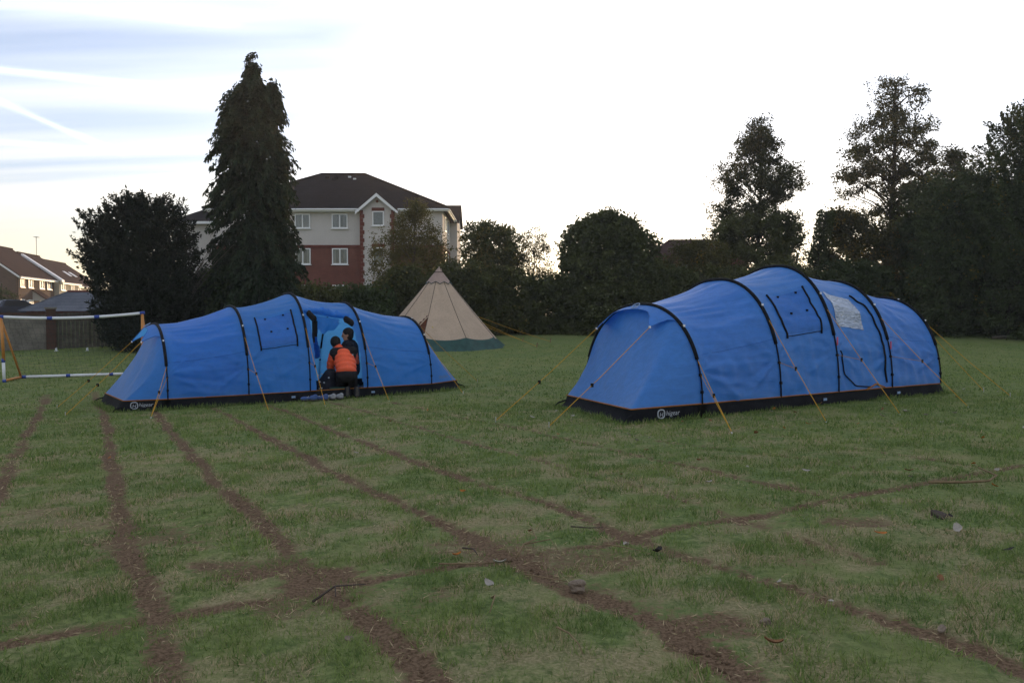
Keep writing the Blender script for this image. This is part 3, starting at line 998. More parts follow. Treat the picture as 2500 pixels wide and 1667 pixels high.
plant('bush', 'dark clipped shrub beside the parked cars', 'bush', (-37.6, 58), [(3.1, -.5, .5), (2.6, -1.2, 1.1), (1.5, -1.4, 1.4), (.9, -1.3, 1.3)], 'f_ivy', 'bush', 60, 70, .3, .8, .4, (.16, .12))
# bare twigs reaching out of the undergrowth by the yew
mb = MB()
for k in range(16):
    a = random.uniform(-1.0, 1.1)
    L_ = random.uniform(1.2, 2.6)
    p0 = Vector((random.uniform(-.15, .15), 0, 0))
    p1 = p0 + Vector((math.sin(a) * L_ * .4, random.uniform(-.2, .2), L_ * .55))
    p2 = p1 + Vector((math.sin(a * 1.4) * L_ * .5, random.uniform(-.2, .2), L_ * .5))
    mb.tube([p0, p1, p2], [.03, .018, .006], 5)
br = mb.build('bare_shrub', M['palebark'], None)
br.location = (-12.9, 31.2, G(-12.9, 31.2) + 1.6)
mb2 = MB().tube([(0, 0, -1.8), (.05, 0, -.9), (0, 0, .05)], [.05, .04, .03], 6).build('stem', M['palebark'], br)
tag(br, 'leafless twiggy shrub in front of the dark yew', 'shrub')


# ---------------------------------------------------------------- buildings
def window(parent, x0, x1, z0, z1, y=0.0, mull=.5, sill=True, curtains=(1, 1), frame_w=.075, blind=False):
    """a casement on a wall whose outside faces -y; everything sits just proud of the wall"""
    mb = MB()
    fw = frame_w
    mb.box(((x0 + x1) / 2, y - .045, z0 + fw / 2), (x1 - x0, .07, fw))
    mb.box(((x0 + x1) / 2, y - .045, z1 - fw / 2), (x1 - x0, .07, fw))
    mb.box((x0 + fw / 2, y - .045, (z0 + z1) / 2), (fw, .07, z1 - z0 - 2 * fw))
    mb.box((x1 - fw / 2, y - .045, (z0 + z1) / 2), (fw, .07, z1 - z0 - 2 * fw))
    xm = x0 + (x1 - x0) * mull
    if mull:
        mb.box((xm, y - .048, (z0 + z1) / 2), (fw * 1.1, .07, z1 - z0 - 2 * fw))
    f = mb.build('window', M['upvc'], parent)
    if sill:
        MB().box(((x0 + x1) / 2, y - .075, z0 - .035), (x1 - x0 + .14, .15, .06)).build('sill', M['upvc'], f)
    MB().box(((x0 + x1) / 2, y - .006, (z0 + z1) / 2), (x1 - x0 - .02, .008, z1 - z0 - .02)).build('backing', M['curtain'] if blind else M['dark'], f)
    spans = [(x0 + fw, xm - fw / 2), (xm + fw / 2, x1 - fw)] if mull else [(x0 + fw, x1 - fw)]
    for k, (a, b) in enumerate(spans):
        if not blind and curtains[k]:
            V, nn = [], 9
            wd = (b - a) * curtains[k]
            a0 = a if k == 0 else b - wd
            for i in range(nn):
                u = a0 + wd * i / (nn - 1)
                yy = y - .016 - .004 * (i % 2)
                V += [(u, yy, z0 + fw), (u, yy, z1 - fw)]
            MB().add(V, [(2 * i, 2 * i + 2, 2 * i + 3, 2 * i + 1) for i in range(nn - 1)]).build('curtain', M['curtain'], f)
        MB().box(((a + b) / 2, y - .032, (z0 + z1) / 2), (b - a, .006, z1 - z0 - 2 * fw)).build('pane', M['glass'], f)
    return f


def hip(mb, x0, x1, y0, y1, z, rx0, rx1, ry, rz):
    a, b, c, d = (x0, y0, z), (x1, y0, z), (x1, y1, z), (x0, y1, z)
    e, f = (rx0, ry, rz), (rx1, ry, rz)
    mb.add([a, b, c, d, e, f], [(0, 1, 5, 4), (1, 2, 5), (2, 3, 4, 5), (3, 0, 4), (3, 2, 1, 0)])
    return mb


bz = G(-13.94, 60)
ap = thing('apartment_block', 'three-storey cream and red-brick apartment block with dark hipped roof', 'building', (-13.94, 60, bz))
EV = 8.25
mb = MB()
mb.slab([(-8.6, 0, -.3), (8.67, 0, -.3), (8.67, 0, 5.45), (-8.6, 0, 5.45)], (0, 12, 0))
mb.build('brick_wall', M['brick'], ap)
MB().box((0.035, 5.98, 5.55), (17.34, 12.1, .2)).build('brick_band', M['brickdark'], ap)
MB().box((0.035, 6, 6.97), (17.28, 12.02, 2.64)).build('rendered_wall', M['render'], ap)
bay = MB().slab([(2.60, 0, -.3), (5.08, 0, -.3), (5.08, 0, EV), (3.84, 0, 9.22), (2.60, 0, EV)], (0, -.62, 0)).build('bay', M['render'], ap)
for xs in (2.53, 5.13):
    q = MB()
    k = 0
    z = -.2
    while z < EV - .25:
        wd = .34 if k % 2 == 0 else .24
        q.box((xs + (wd / 2 if xs < 4 else -wd / 2), -.64, z + .15), (wd, .06, .285))
        z += .3
        k += 1
    q.build('quoins', M['brickdark'], bay)
MB().slab([(3.84, -.63, 8.98), (3.97, -.63, 8.85), (3.84, -.63, 8.72), (3.71, -.63, 8.85)], (0, -.03, 0)).build('diamond_tile', M['brickdark'], bay)
for z in (8.14, 5.44, 2.66):
    MB().box((3.9, -.645, z + .12), (.95, .05, .24)).build('lintel', M['brickdark'], bay)
for z0, z1 in ((7.03, 8.12), (4.22, 5.42), (1.5, 2.64)):
    window(bay, 3.48, 4.34, z0, z1, -.62, 0, blind=True)
rf = hip(MB(), -9.35, 9.2, -.5, 12.5, EV + .12, -1.95, 1.75, 6, 12.03).build('roof', M['roofdark'], ap)
MB().tube([(-1.95, 6, 12.05), (1.75, 6, 12.05)], .11, 6).build('ridge_tiles', M['roofdark'], rf)
for a, b in (((-9.35, -.5, EV + .15), (-1.95, 6, 12.04)), ((9.2, -.5, EV + .15), (1.75, 6, 12.04))):
    MB().tube([a, b], .10, 6).build('hip_tiles', M['roofdark'], rf)
for vx, vy, vz in ((-1.2, 5.2, 11.62), (-.45, 5.05, 11.55), (-.6, 4.9, 11.43)):
    MB().box((vx, vy, vz), (.34, .3, .16)).build('roof_vent', M['roofdark'], rf)
for vx, vz in ((.6, 11.7), (1.05, 11.5)):
    MB().box((vx, 5.0 + (vz - 11.5), vz - .02), (.22, .22, .12)).build('roof_light', M['upvc'], rf)
# bay roof with white verges
br_ = MB()
br_.add([(2.28, -.95, 8.10), (3.84, -.95, 9.42), (3.84, 2.4, 9.42), (2.28, 0.2, 8.10)], [(0, 1, 2, 3)])
br_.add([(5.40, -.95, 8.10), (3.84, -.95, 9.42), (3.84, 2.4, 9.42), (5.40, 0.2, 8.10)], [(0, 3, 2, 1)])
bro = br_.build('bay_roof', M['roofdark'], ap)
for sx in (-1, 1):
    MB().slab([(3.84 + sx * 1.60, -.98, 8.06), (3.84, -.98, 9.42), (3.84, -.98, 9.16), (3.84 + sx * 1.60, -.98, 7.84)], (0, -.05, 0)).build('bargeboard', M['upvc'], bro)
mb = MB()
mb.box((-3.45, -.42, EV + .0), (11.7, .1, .2))
mb.box((7.28, -.42, EV + .0), (3.8, .1, .2))
mb.box((9.12, 6, EV + .0), (.1, 12.8, .2))
mb.build('fascia', M['upvc'], rf)
mb = MB()
mb.tube([(-9.3, -.54, EV + .02), (2.35, -.54, EV + .02)], .055, 6)
mb.tube([(5.35, -.54, EV + .02), (9.2, -.54, EV + .02)], .055, 6)
mb.tube([(9.24, -.5, EV + .02), (9.24, 12.4, EV + .02)], .055, 6)
mb.build('gutter', M['upvc'], rf)
MB().box((-3.3, -.2, EV - .115), (11.5, .42, .03)).build('soffit', M['upvc'], rf)
for (z0, z1), cur in zip(((6.91, 8.0), (4.19, 5.40), (1.40, 2.63)), ((1, .6), (.45, .5), (.3, .5))):
    window(ap, .30, 1.50, z0, z1, -.012 if z0 > 6 else 0, .5, curtains=cur)
    window(ap, -2.50, -1.33, z0, z1, -.012 if z0 > 6 else 0, .5, curtains=cur[::-1])
    window(ap, -6.3, -5.1, z0, z1, -.012 if z0 > 6 else 0, .5, curtains=cur)
# rear block on the right flank and the lower wing on the left
MB().slab([(8.68, 7.2, -.3), (8.68, 11.6, -.3), (8.68, 11.6, EV), (8.68, 9.4, 9.75), (8.68, 7.2, EV)], (.6, 0, 0)).build('side_bay', M['render'], ap)
mb = MB()
mb.add([(9.5, 6.9, 8.1), (9.5, 9.4, 9.95), (5.5, 9.4, 9.95), (5.5, 6.9, 8.1)], [(0, 1, 2, 3)])
mb.add([(9.5, 11.9, 8.1), (9.5, 9.4, 9.95), (5.5, 9.4, 9.95), (5.5, 11.9, 8.1)], [(0, 3, 2, 1)])
mb.build('side_bay_roof', M['roofdark'], ap)
for yy in (2.6, 4.9):
    for z0 in (6.9, 4.2, 1.4):
        wn = MB()
        wn.box((8.70, yy, z0 + .58), (.05, 1.1, 1.16))
        wf = wn.build('side_window', M['upvc'], ap)
        MB().box((8.735, yy, z0 + .58), (.01, .9, .96)).build('pane', M['glass'], wf)
wing = MB().slab([(-13.2, 4.0, -.3), (-8.62, 4.0, -.3), (-8.62, 4.0, 7.8), (-13.2, 4.0, 7.8)], (0, 8, 0)).build('wing_wall', M['render'], ap)
hip(MB(), -13.7, -8.4, 3.5, 12.4, 7.86, -10.6, -9.0, 8, 10.0).build('wing_roof', M['roofdark'], ap)
MB().box((-11.1, 3.52, 7.76), (5.1, .1, .2)).build('wing_fascia', M['upvc'], ap)

# terrace of houses at the left edge
hz = G(-53.3, 85)
HR = R(102)


def house(name, label, L0, L1, fwd, eave, ridge, wallm, wins, depth=9.0, gable=True):
    o = Vector((-53.3, 85, hz)) + Matrix.Rotation(HR, 3, 'Z') @ Vector((L0, -fwd, 0))
    r = thing(name, label, 'house', tuple(o), HR, 'terraced houses at the left')
    L = L1 - L0
    hd = depth / 2
    w_ = MB()
    w_.slab([(0, 0, -.5), (0, depth, -.5), (0, depth, eave), (0, hd, ridge - .12), (0, 0, eave)], (L, 0, 0))
    w_.build('wall', wallm, r)
    rm = MB()
    ov = .35
    for s in (0, 1):
        ye = -ov if s == 0 else depth + ov
        ze = eave - ov * (ridge - eave) / hd
        rm.slab([(-.15, ye, ze + .05), (L + .02, ye, ze + .05), (L + .02, hd, ridge + .05), (-.15, hd, ridge + .05)], (0, 0, .12))
    roof = rm.build('roof', M['roofred'], r)
    MB().tube([(-.15, hd, ridge + .17), (L, hd, ridge + .17)], .12, 6).build('ridge_tiles', M['roofred'], roof)
    MB().box((L / 2, -.41, eave - .32), (L + .1, .06, .2)).build('fascia', M['upvc'], roof)
    MB().tube([(-.1, -.48, eave - .26), (L, -.48, eave - .26)], .06, 6).build('gutter', M['upvc'], roof)
    if gable:
        for s in (0, 1):
            ye = -ov if s == 0 else depth + ov
            ze = eave - ov * (ridge - eave) / hd
            MB().slab([(-.2, ye, ze + .06), (-.2, hd, ridge + .06), (-.2, hd, ridge - .16), (-.2, ye, ze - .16)], (.04, 0, 0)).build('bargeboard', M['upvc'], roof)
    for (a, b) in wins:
        window(r, a, b, 3.42, 4.52, 0, .5, curtains=(.6, .5))
        window(r, a, b, .9, 2.1, 0, .5, curtains=(.6, .5))
    return r, roof


h1, r1 = house('terraced_house', 'brown-brick end terrace house with dark red roof at left edge', 0, 11.2, 0, 4.75, 8.1, M['brickbrown'], [(.8, 2.0), (3.1, 4.45), (6.4, 7.8), (8.75, 10.2)])
MB().tube([(.12, -.06, -.2), (.12, -.06, 4.45)], .045, 6).build('drainpipe', M['dark'], h1)
pr = MB().slab([(4.4, 0, 2.0), (4.4, -1.5, 2.0), (4.4, 0, 3.1)], (1.9, 0, 0)).build('porch', M['render'], h1)
MB().slab([(4.25, .0, 3.14), (6.45, .0, 3.14), (6.45, -1.65, 1.95), (4.25, -1.65, 1.95)], (0, 0, .1)).build('porch_roof', M['roofred'], pr)
MB().box((4.5, -1.4, .9), (.14, .14, 2.2)).build('porch_post', M['upvc'], pr)
MB().box((6.2, -1.4, .9), (.14, .14, 2.2)).build('porch_post', M['upvc'], pr)
MB().box((3.0, -.05, 1.0), (.95, .08, 2.05)).build('door', M['upvc'], h1)
h2, r2 = house('terraced_house', 'cream terrace house next to the brown-brick end house', 11.25, 18.2, .55, 4.6, 7.75, M['creamwall'], [(.4, 2.0), (4.0, 5.3)], gable=False)
# white raised verge where the two roofs meet
MB().slab([(-.16, -.35, 4.40), (.75, -.35, 4.40), (.75, 4.1, 7.52), (-.16, 4.1, 7.52)], (0, -.03, .24)).build('roof_verge', M['upvc'], r2)
MB().tube([(6.0, 4.5, 7.7), (6.0, 4.5, 10.4)], .03, 5).build('aerial_pole', M['dark'], h2)
mb = MB()
mb.tube([(5.6, 4.5, 10.3), (6.5, 4.5, 10.35)], .025, 5)
for k in range(5):
    mb.tube([(5.7 + .18 * k, 4.2, 10.32), (5.7 + .18 * k, 4.8, 10.32)], .015, 4)
mb.build('aerial', M['dark'], h2)
h3, r3 = house('terraced_house', 'far terrace house mostly hidden behind the yew', 18.25, 29, .2, 4.4, 7.5, M['creamwall'], [(1, 2.4), (5, 6.4)], gable=False)
for a in (2.2, 4.4):
    MB().box((a, 1.6, 5.85), (.9, 1.1, .06), 0, math.atan2(3.1, 4.5)).build('roof_light', M['upvc'], r3)

# roof of a house peeping over the hedge
rh = thing('house', 'distant house roof peeping above the golden-green bush', 'house', (17.2, 78, G(17.2, 78)))
MB().slab([(-3.2, 0, -.3), (6, 0, -.3), (6, 0, 6.2), (-3.2, 0, 6.2)], (0, 8, 0)).build('wall', M['brick'], rh)
hip(MB(), -3.6, 6.6, -.4, 8.4, 6.2, -.9, 7.0, 4, 8.2).build('roof', M['roofred'], rh)
window(rh, -.6, .6, 4.6, 5.8, 0)

# slate-roofed garage behind the garden wall
gg = G(-28.6, 50)
ga = thing('garage', 'low brick garage with blue-grey hipped slate roof behind the wall', 'garage', (-31.3, 50, gg))
MB().slab([(.35, .3, -.4), (6.6, .3, -.4), (6.6, .3, .62), (.35, .3, .62)], (0, 5.4, 0)).build('wall', M['brickdark'], ga)
mb = MB()
nc = 13
for k in range(nc):
    f0, f1 = k / nc, (k + 1) / nc
    z0, z1 = .60 + 1.3 * f0, .60 + 1.3 * f1 + .03
    xa0, xa1 = 1.55 * f0, 1.55 * f1
    ya0, ya1 = 3.0 * f0, 3.0 * f1
    mb.add([(xa0, ya0, z0), (7.0 - xa0 * .1, ya0, z0), (7.0 - xa1 * .1, ya1, z1), (xa1, ya1, z1)], [(0, 1, 2, 3)])
    mb.add([(xa0, ya0, z0), (xa1, ya1, z1), (xa1, 6 - ya1, z1), (xa0, 6 - ya0, z0)], [(0, 1, 2, 3)])
    mb.add([(xa0, 6 - ya0, z0), (xa1, 6 - ya1, z1), (7.0 - xa1 * .1, 6 - ya1, z1), (7.0 - xa0 * .1, 6 - ya0, z0)], [(0, 1, 2, 3)])
mb.add([(0, 0, .595), (7, 0, .595), (7, 6, .595), (0, 6, .595)], [(3, 2, 1, 0)])
gr = mb.build('roof', M['slate'], ga)
MB().tube([(1.5, 3, 1.93), (6.9, 3, 1.93)], .09, 6).build('ridge_tiles', M['brickdark'], gr)
MB().tube([(0, 0, .62), (1.5, 3, 1.93)], .05, 5).build('hip_tiles', M['slate'], gr)


def car(name, label, loc, rz, paint):
    r = thing(name, label, 'car', loc, rz, 'cars parked by the terrace')
    hw = .86
    low = [(-2.0, .35), (-2.02, .75), (-1.9, .93), (.75, .95), (1.85, .78), (2.0, .6), (2.0, .35), (1.65, .3), (-1.65, .3)]
    mb_ = MB()
    V = []
    for (yy, zz) in low:
        V.append((-hw, yy, zz))
    for (yy, zz) in low:
        V.append((hw, yy, zz))
    n_ = len(low)
    mb_.add(V, [tuple(range(n_)), tuple(range(2 * n_ - 1, n_ - 1, -1))] + [(i, i + n_, (i + 1) % n_ + n_, (i + 1) % n_) for i in range(n_)])
    b_ = mb_.build('body', paint, r)
    cab = [(-1.88, .93, hw - .02), (-1.55, 1.40, hw - .17), (-1.2, 1.46, hw - .2), (0.0, 1.45, hw - .2), (.95, .95, hw - .04)]
    mb_ = MB()
    V = [(-c_, a_, b2) for a_, b2, c_ in cab] + [(c_, a_, b2) for a_, b2, c_ in cab]
    k_ = len(cab)
    mb_.add(V, [tuple(range(k_)), tuple(range(2 * k_ - 1, k_ - 1, -1))] + [(i, i + k_, i + 1 + k_, i + 1) for i in range(k_ - 1)])
    mb_.build('cabin', paint, r)
    MB().quad((-.72, -1.875, .99), (.72, -1.875, .99), (.62, -1.605, 1.36), (-.62, -1.605, 1.36)).build('rear_window', M['glass'], r)
    MB().quad((-.71, -1.865, .985), (.71, -1.865, .985), (.61, -1.595, 1.355), (-.61, -1.595, 1.355)).build('window_lining', M['dark'], r)
    MB().quad((-.70, .88, 1.0), (.70, .88, 1.0), (.62, .12, 1.40), (-.62, .12, 1.40)).build('windscreen', M['dark'], r)
    for sx in (-1, 1):
        MB().quad((sx * .855, -1.6, 1.0), (sx * .845, .65, 1.0), (sx * .69, .0, 1.38), (sx * .71, -1.35, 1.38)).build('side_window', M['dark'], r)
        MB().box((sx * .76, -1.98, .82), (.2, .1, .24)).build('tail_lamp', M['redlamp'], r)
        for yy in (-1.3, 1.3):
            wt_ = MB().tube([(sx * .70, yy, .31), (sx * .88, yy, .31)], .31, 16).build('wheel', M['tyre'], r)
            MB().tube([(sx * .86, yy, .31), (sx * .895, yy, .31)], .19, 12).build('rim', M['peg'], wt_)
    MB().box((0, -2.0, .52), (1.6, .14, .18)).build('bumper', M['dark'], r)
    return r


car('parked_car', 'dark blue hatchback parked left of the slate-roofed garage', (-36.3, 58, G(-36.3, 58)), R(-24), M['carblue'])
car('parked_car', 'white car parked partly behind the slate garage roof', (-35.2, 62.5, G(-35.2, 62.5)), R(-30), M['carwhite'])

# rendered garden wall with brick coping, a brick pier and a board fence behind the goal
a_, b_ = Vector((-22.4, 28.9)), Vector((-18.50, 31.43))
dv = b_ - a_
gw = thing('garden_wall', 'grey rendered garden wall with red brick coping behind the goal', 'wall', (a_.x, a_.y, G(-20, 30)), math.atan2(dv.y, dv.x))
MB().box((dv.length / 2, .11, .62), (dv.length, .22, 1.6)).build('wall', M['concrete'], gw)
k = 0
x = .0
cop = None
while x < dv.length - .1:
    bb = MB().box((x + .105, .11, 1.4675), (.205, .30, .09)).build('coping_brick', M['brickold'], gw)
    x += .215
    k += 1
pier = MB().box((0, 0, .75), (.34, .34, 1.7)).build('brick_pier', M['brickold'], None)
pier.location = (-18.42, 31.5, G(-18.4, 31.5))
pier.rotation_euler[2] = gw.rotation_euler[2]
MB().box((0, 0, 1.635), (.42, .42, .07)).build('cap_stone', M['concrete'], pier)
tag(pier, 'red brick pier between the grey wall and the board fence', 'pier')
a_, b_ = Vector((-18.36, 31.60)), Vector((-13.2, 36.4))
dv = b_ - a_
fe = thing('board_fence', 'weathered vertical board fence right of the brick pier', 'fence', (a_.x, a_.y, 0), math.atan2(dv.y, dv.x))
nb_ = int(dv.length / .155)
for i in range(nb_):
    xx = .155 * i + .075
    pz = G(*(a_ + dv.normalized() * xx))
    hh = 1.46 + random.uniform(-.012, .012)
    MB().box((xx, random.uniform(-.004, .004), pz + hh / 2 - .02), (.142, .022, hh)).build('board', M['timber'], fe)
for zf in (.35, 1.15):
    MB().box((dv.length / 2, .045, (G(*a_) + G(*b_)) / 2 + zf), (dv.length, .05, .08), 0).build('rail', M['timber'], fe)


# ---------------------------------------------------------------- football goal
gl0 = Vector((-12.63, 19.57, 0))
gr0 = Vector((-9.68, 20.62, 0))
gl0.z, gr0.z = G(gl0.x, gl0.y), G(gr0.x, gr0.y)
gbl = Vector((-12.82, 20.55, G(-12.82, 20.55)))
gbr = Vector((-9.9, 21.62, G(-9.9, 21.62)))
go = thing('football_goal', 'white and orange plastic football goal with sagging crossbar', 'goal', tuple(gl0))


def rel(p):
    return Vector(p) - gl0


lt, rt = gl0 + Vector((-.05, 0, 1.63)), gr0 + Vector((.02, 0, 1.70))
MB().tube([rel(gl0 + Vector((0, 0, .55))), rel(lt)], .036, 10).build('post', M['orange'], go, True)
MB().tube([rel(gl0), rel(gl0 + Vector((-.012, 0, .55)))], .036, 10).build('post_foot', M['white'], go, True)
MB().tube([rel(gr0), rel(rt)], .036, 10).build('post', M['orange'], go, True)
bar = [lt.lerp(rt, f) - Vector((0, 0, .075 * 4 * f * (1 - f))) for f in np.linspace(0, 1, 13)]
MB().tube([rel(p) for p in bar], .036, 10).build('crossbar', M['white'], go, True)
for f in (0, .333, .667, 1):
    k = int(round(f * 12))
    d_ = (bar[min(k + 1, 12)] - bar[max(k - 1, 0)]).normalized()
    MB().tube([rel(bar[k] - d_ * .06), rel(bar[k] + d_ * .06)], .043, 10).build('joint', M['bluejoint'], go, True)
MB().tube([rel(gl0 + Vector((-.012, 0, .5))), rel(gl0 + Vector((-.012, 0, .59)))], .043, 10).build('joint', M['bluejoint'], go, True)
MB().tube([rel(gl0 + Vector((0, 0, 0))), rel(gl0 + Vector((0, 0, .07)))], .043, 10).build('joint', M['bluejoint'], go, True)
for t_, b2 in ((lt, gbl), (rt, gbr)):
    MB().tube([rel(t_ - Vector((0, 0, .06))), rel(b2 + Vector((0, 0, .05)))], .026, 8).build('stay', M['orange'], go, True)
for f_, b2 in ((gl0, gbl), (gr0, gbr)):
    MB().tube([rel(f_ + Vector((0, 0, .045))), rel(b2 + Vector((0, 0, .045)))], .032, 8).build('side_rail', M['orange'], go, True)
MB().tube([rel(gbl + Vector((0, 0, .045))), rel(gbr + Vector((0, 0, .045)))], .036, 8).build('back_rail', M['white'], go, True)
for f in (.02, .35, .68, .98):
    p = gbl.lerp(gbr, f) + Vector((0, 0, .045))
    d_ = (gbr - gbl).normalized()
    MB().tube([rel(p - d_ * .05), rel(p + d_ * .05)], .042, 8).build('joint', M['bluejoint'], go, True)
mb = MB()
NX, NZ = 26, 14
P_ = {}
for i in range(NX + 1):
    for j in range(NZ + 1):
        f, q = i / NX, j / NZ
        tpt = lt.lerp(rt, f) - Vector((0, 0, .075 * 4 * f * (1 - f)))
        bpt = gbl.lerp(gbr, f) + Vector((0, 0, .06))
        p = tpt.lerp(bpt, q) + Vector((0, .10 * math.sin(math.pi * q), -.12 * math.sin(math.pi * q)))
        p += Vector((random.uniform(-.02, .02), random.uniform(-.02, .02), random.uniform(-.02, .02)))
        P_[i, j] = rel(p)
for i in range(NX + 1):
    mb.tube([P_[i, j] for j in range(NZ + 1)], .0022, 3, False)
for j in range(NZ + 1):
    mb.tube([P_[i, j] for i in range(NX + 1)], .0022, 3, False)
mb.build('net', M['net'], go)
for lab, px, py in (('small white marker on the grass behind the goal, nearer the wall end', -17.7, 30.6), ('small white marker on the grass behind the goal, nearer the fence end', -16.55, 30.7)):
    mk = MB().tube([(0, 0, -.02), (.01, 0, .03), (-.01, 0, .07), (.03, 0, .10)], [.03, .045, .04, .02], 8).build('marker', M['white'], None, True)
    MB().tube([(.0, 0, -.03), (.0, 0, -.01)], .08, 10).build('base', M['white'], mk)
    mk.location = (px, py, G(px, py) + .02)
    tag(mk, lab, 'marker', 'white markers behind the goal')


# ---------------------------------------------------------------- tipi
TX, TY = -3.06, 33.0
tz = G(TX, TY)
ti = thing('tipi_tent', 'beige canvas tipi with green valance in front of the hedge', 'tent', (TX, TY, tz))
TH, TS = 3.26, .86
NS = 9
ang0 = R(-90 - 9)


def tip(a, z, off=0.0):
    """point on the canvas cone: taut seams, slack cloth between them"""
    q = ((a - ang0) / (2 * math.pi / NS)) % 1.0
    r_ = TS * (TH - z)
    sl = 4 * q * (1 - q)
    r_ *= 1 - .055 * sl - .02 * math.sin(6.3 * q) * sl
    r_ -= .05 * math.sin(math.pi * min(max((TH - z) / TH, 0), 1))
    r_ += off
    return (r_ * math.cos(a), r_ * math.sin(a), z)


door_a = R(-90 - 12 - 3)
for k in range(NS):
    a0 = ang0 + 2 * math.pi * k / NS
    a1 = ang0 + 2 * math.pi * (k + 1) / NS
    V, nu, nv = [], 13, 25
    for i in range(nu):
        for j in range(nv):
            a = a0 + (a1 - a0) * i / (nu - 1)
            q = i / (nu - 1)
            zb = .30 + .10 * (1 - 4 * q * (1 - q))
            z = zb + (TH - .50 - zb) * j / (nv - 1)
            V.append(tip(a, z))
    Fk = []
    for i in range(nu - 1):
        for j in range(nv - 1):
            if k == NS - 1:                                           # the doorway: a tall triangle left of the front seam
                zz_ = .3 + 2.4 * (j + .5) / (nv - 1)
                if zz_ < 1.32 and (nu - 1 - i) / (nu - 1) < .72 * (1.32 - zz_) / .95 + .02:
                    continue
            Fk.append((i * nv + j, (i + 1) * nv + j, (i + 1) * nv + j + 1, i * nv + j + 1))
    MB().add(V, Fk).build('canvas_panel', M['canvas'], ti, True)
    MB().tube([tip(a0, .36 + (TH - .86) * f, .006) for f in np.linspace(0, 1, 9)], .010, 5).build('seam', M['seam'], ti)
V, nv = [], 13
for i in range(nv):
    for j in range(9):
        a = ang0 - 2 * math.pi / NS + (2 * math.pi / NS) * i / (nv - 1)
        V.append(tip(a, .1 + 1.3 * j / 8, -.10))
MB().add(V, [(i * 9 + j, (i + 1) * 9 + j, (i + 1) * 9 + j + 1, i * 9 + j + 1) for i in range(nv - 1) for j in range(8)]).build('door_liner', M['brown'], ti, True)
MB().tube([tip(ang0, 1.25, .02), tip(ang0 - R(9), .85, .03), tip(ang0 - R(21), .42, .04)], [.02, .03, .03], 6).build('door_flap', M['canvas'], ti, True)
# cap and green trim
V = []
for i in range(37):
    a = ang0 + 2 * math.pi * i / 36
    V += [tip(a, TH - .64 + .05 * math.cos((a - ang0) * NS), .03), tip(a, TH - .28, .03), tip(a, TH - .02, .03)]
MB().add(V, [(3 * i + j, 3 * i + 3 + j, 3 * i + 4 + j, 3 * i + 1 + j) for i in range(36) for j in (0, 1)]).build('top_cap', M['cap'], ti, True)
MB().tube([tip(ang0 + 2 * math.pi * i / 36, TH - .63 + .05 * math.cos(2 * math.pi * i / 36 * NS), .034) for i in range(37)], .014, 5, False).build('cap_trim', M['teal'], ti)
MB().tube([tip(ang0 + 2 * math.pi * i / 18, TH - .18, .035) for i in range(19)], .02, 5, False).build('cap_band', M['seam'], ti)
MB().tube([(0, 0, TH - .15), (.02, 0, TH + .06)], [.05, .03], 8).build('pole_tip', M['cap'], ti)
MB().slab([(.03, -.1, TH - .02), (.15, -.1, TH - .06), (.1, -.1, TH - .14)], (0, .012, 0)).build('vent_flap', M['cap'], ti)
V = []
for i in range(73):
    a = ang0 + 2 * math.pi * i / 72
    q = ((a - ang0) / (2 * math.pi / NS)) % 1.0
    zb = .30 + .10 * (1 - 4 * q * (1 - q))
    p0 = tip(a, zb + .01, .012)
    p1 = tip(a, .02, .10)
    V += [p0, (p1[0], p1[1], G(TX + p1[0], TY + p1[1]) - tz + .0)]
MB().add(V, [(2 * i, 2 * i + 2, 2 * i + 3, 2 * i + 1) for i in range(72)]).build('valance', M['teal'], ti, True)
p = Vector(tip(R(-90 - 2), .80, .012))
MB().add([p + Vector((-.06, 0, -.05)), p + Vector((.06, 0, -.05)), p + Vector((0, .03, .06))], [(0, 1, 2)]).build('emblem', M['yellow'], ti)
MB().tube([(0, 0, 0), (0, 0, TH - .1)], .03, 8).build('centre_pole', M['peg'], ti)


def rope(parent, o, pts, r_=.0055):
    mb_ = MB()
    mb_.tube([Vector(p) - Vector(o) for p in pts], r_, 5)
    return mb_.build('guy_rope', M['rope'], parent)


for (gx_, gy_, za, aa) in ((1.67, 34.7, 1.25, 22), (.47, 35.1, 1.05, 40), (1.0, 32.2, 1.0, 0), (-6.9, 31.2, 1.1, 205), (-6.6, 34.0, 1.1, 165)):
    A = Vector(tip(R(aa), za)) + Vector((TX, TY, tz))
    B = Vector((gx_, gy_, G(gx_, gy_) + .06))
    rope(ti, (TX, TY, tz), [A, A.lerp(B, .5) - Vector((0, 0, .03)), B], .007)
    pg = MB().tube([(gx_ - TX, gy_ - TY, B.z - tz - .1), (gx_ - TX + .04, gy_ - TY, B.z - tz + .14)], [.02, .028], 6).build('peg', M['twig'], ti)


# ---------------------------------------------------------------- tunnel tents
SK = .170                                                             # height of the black mud skirt


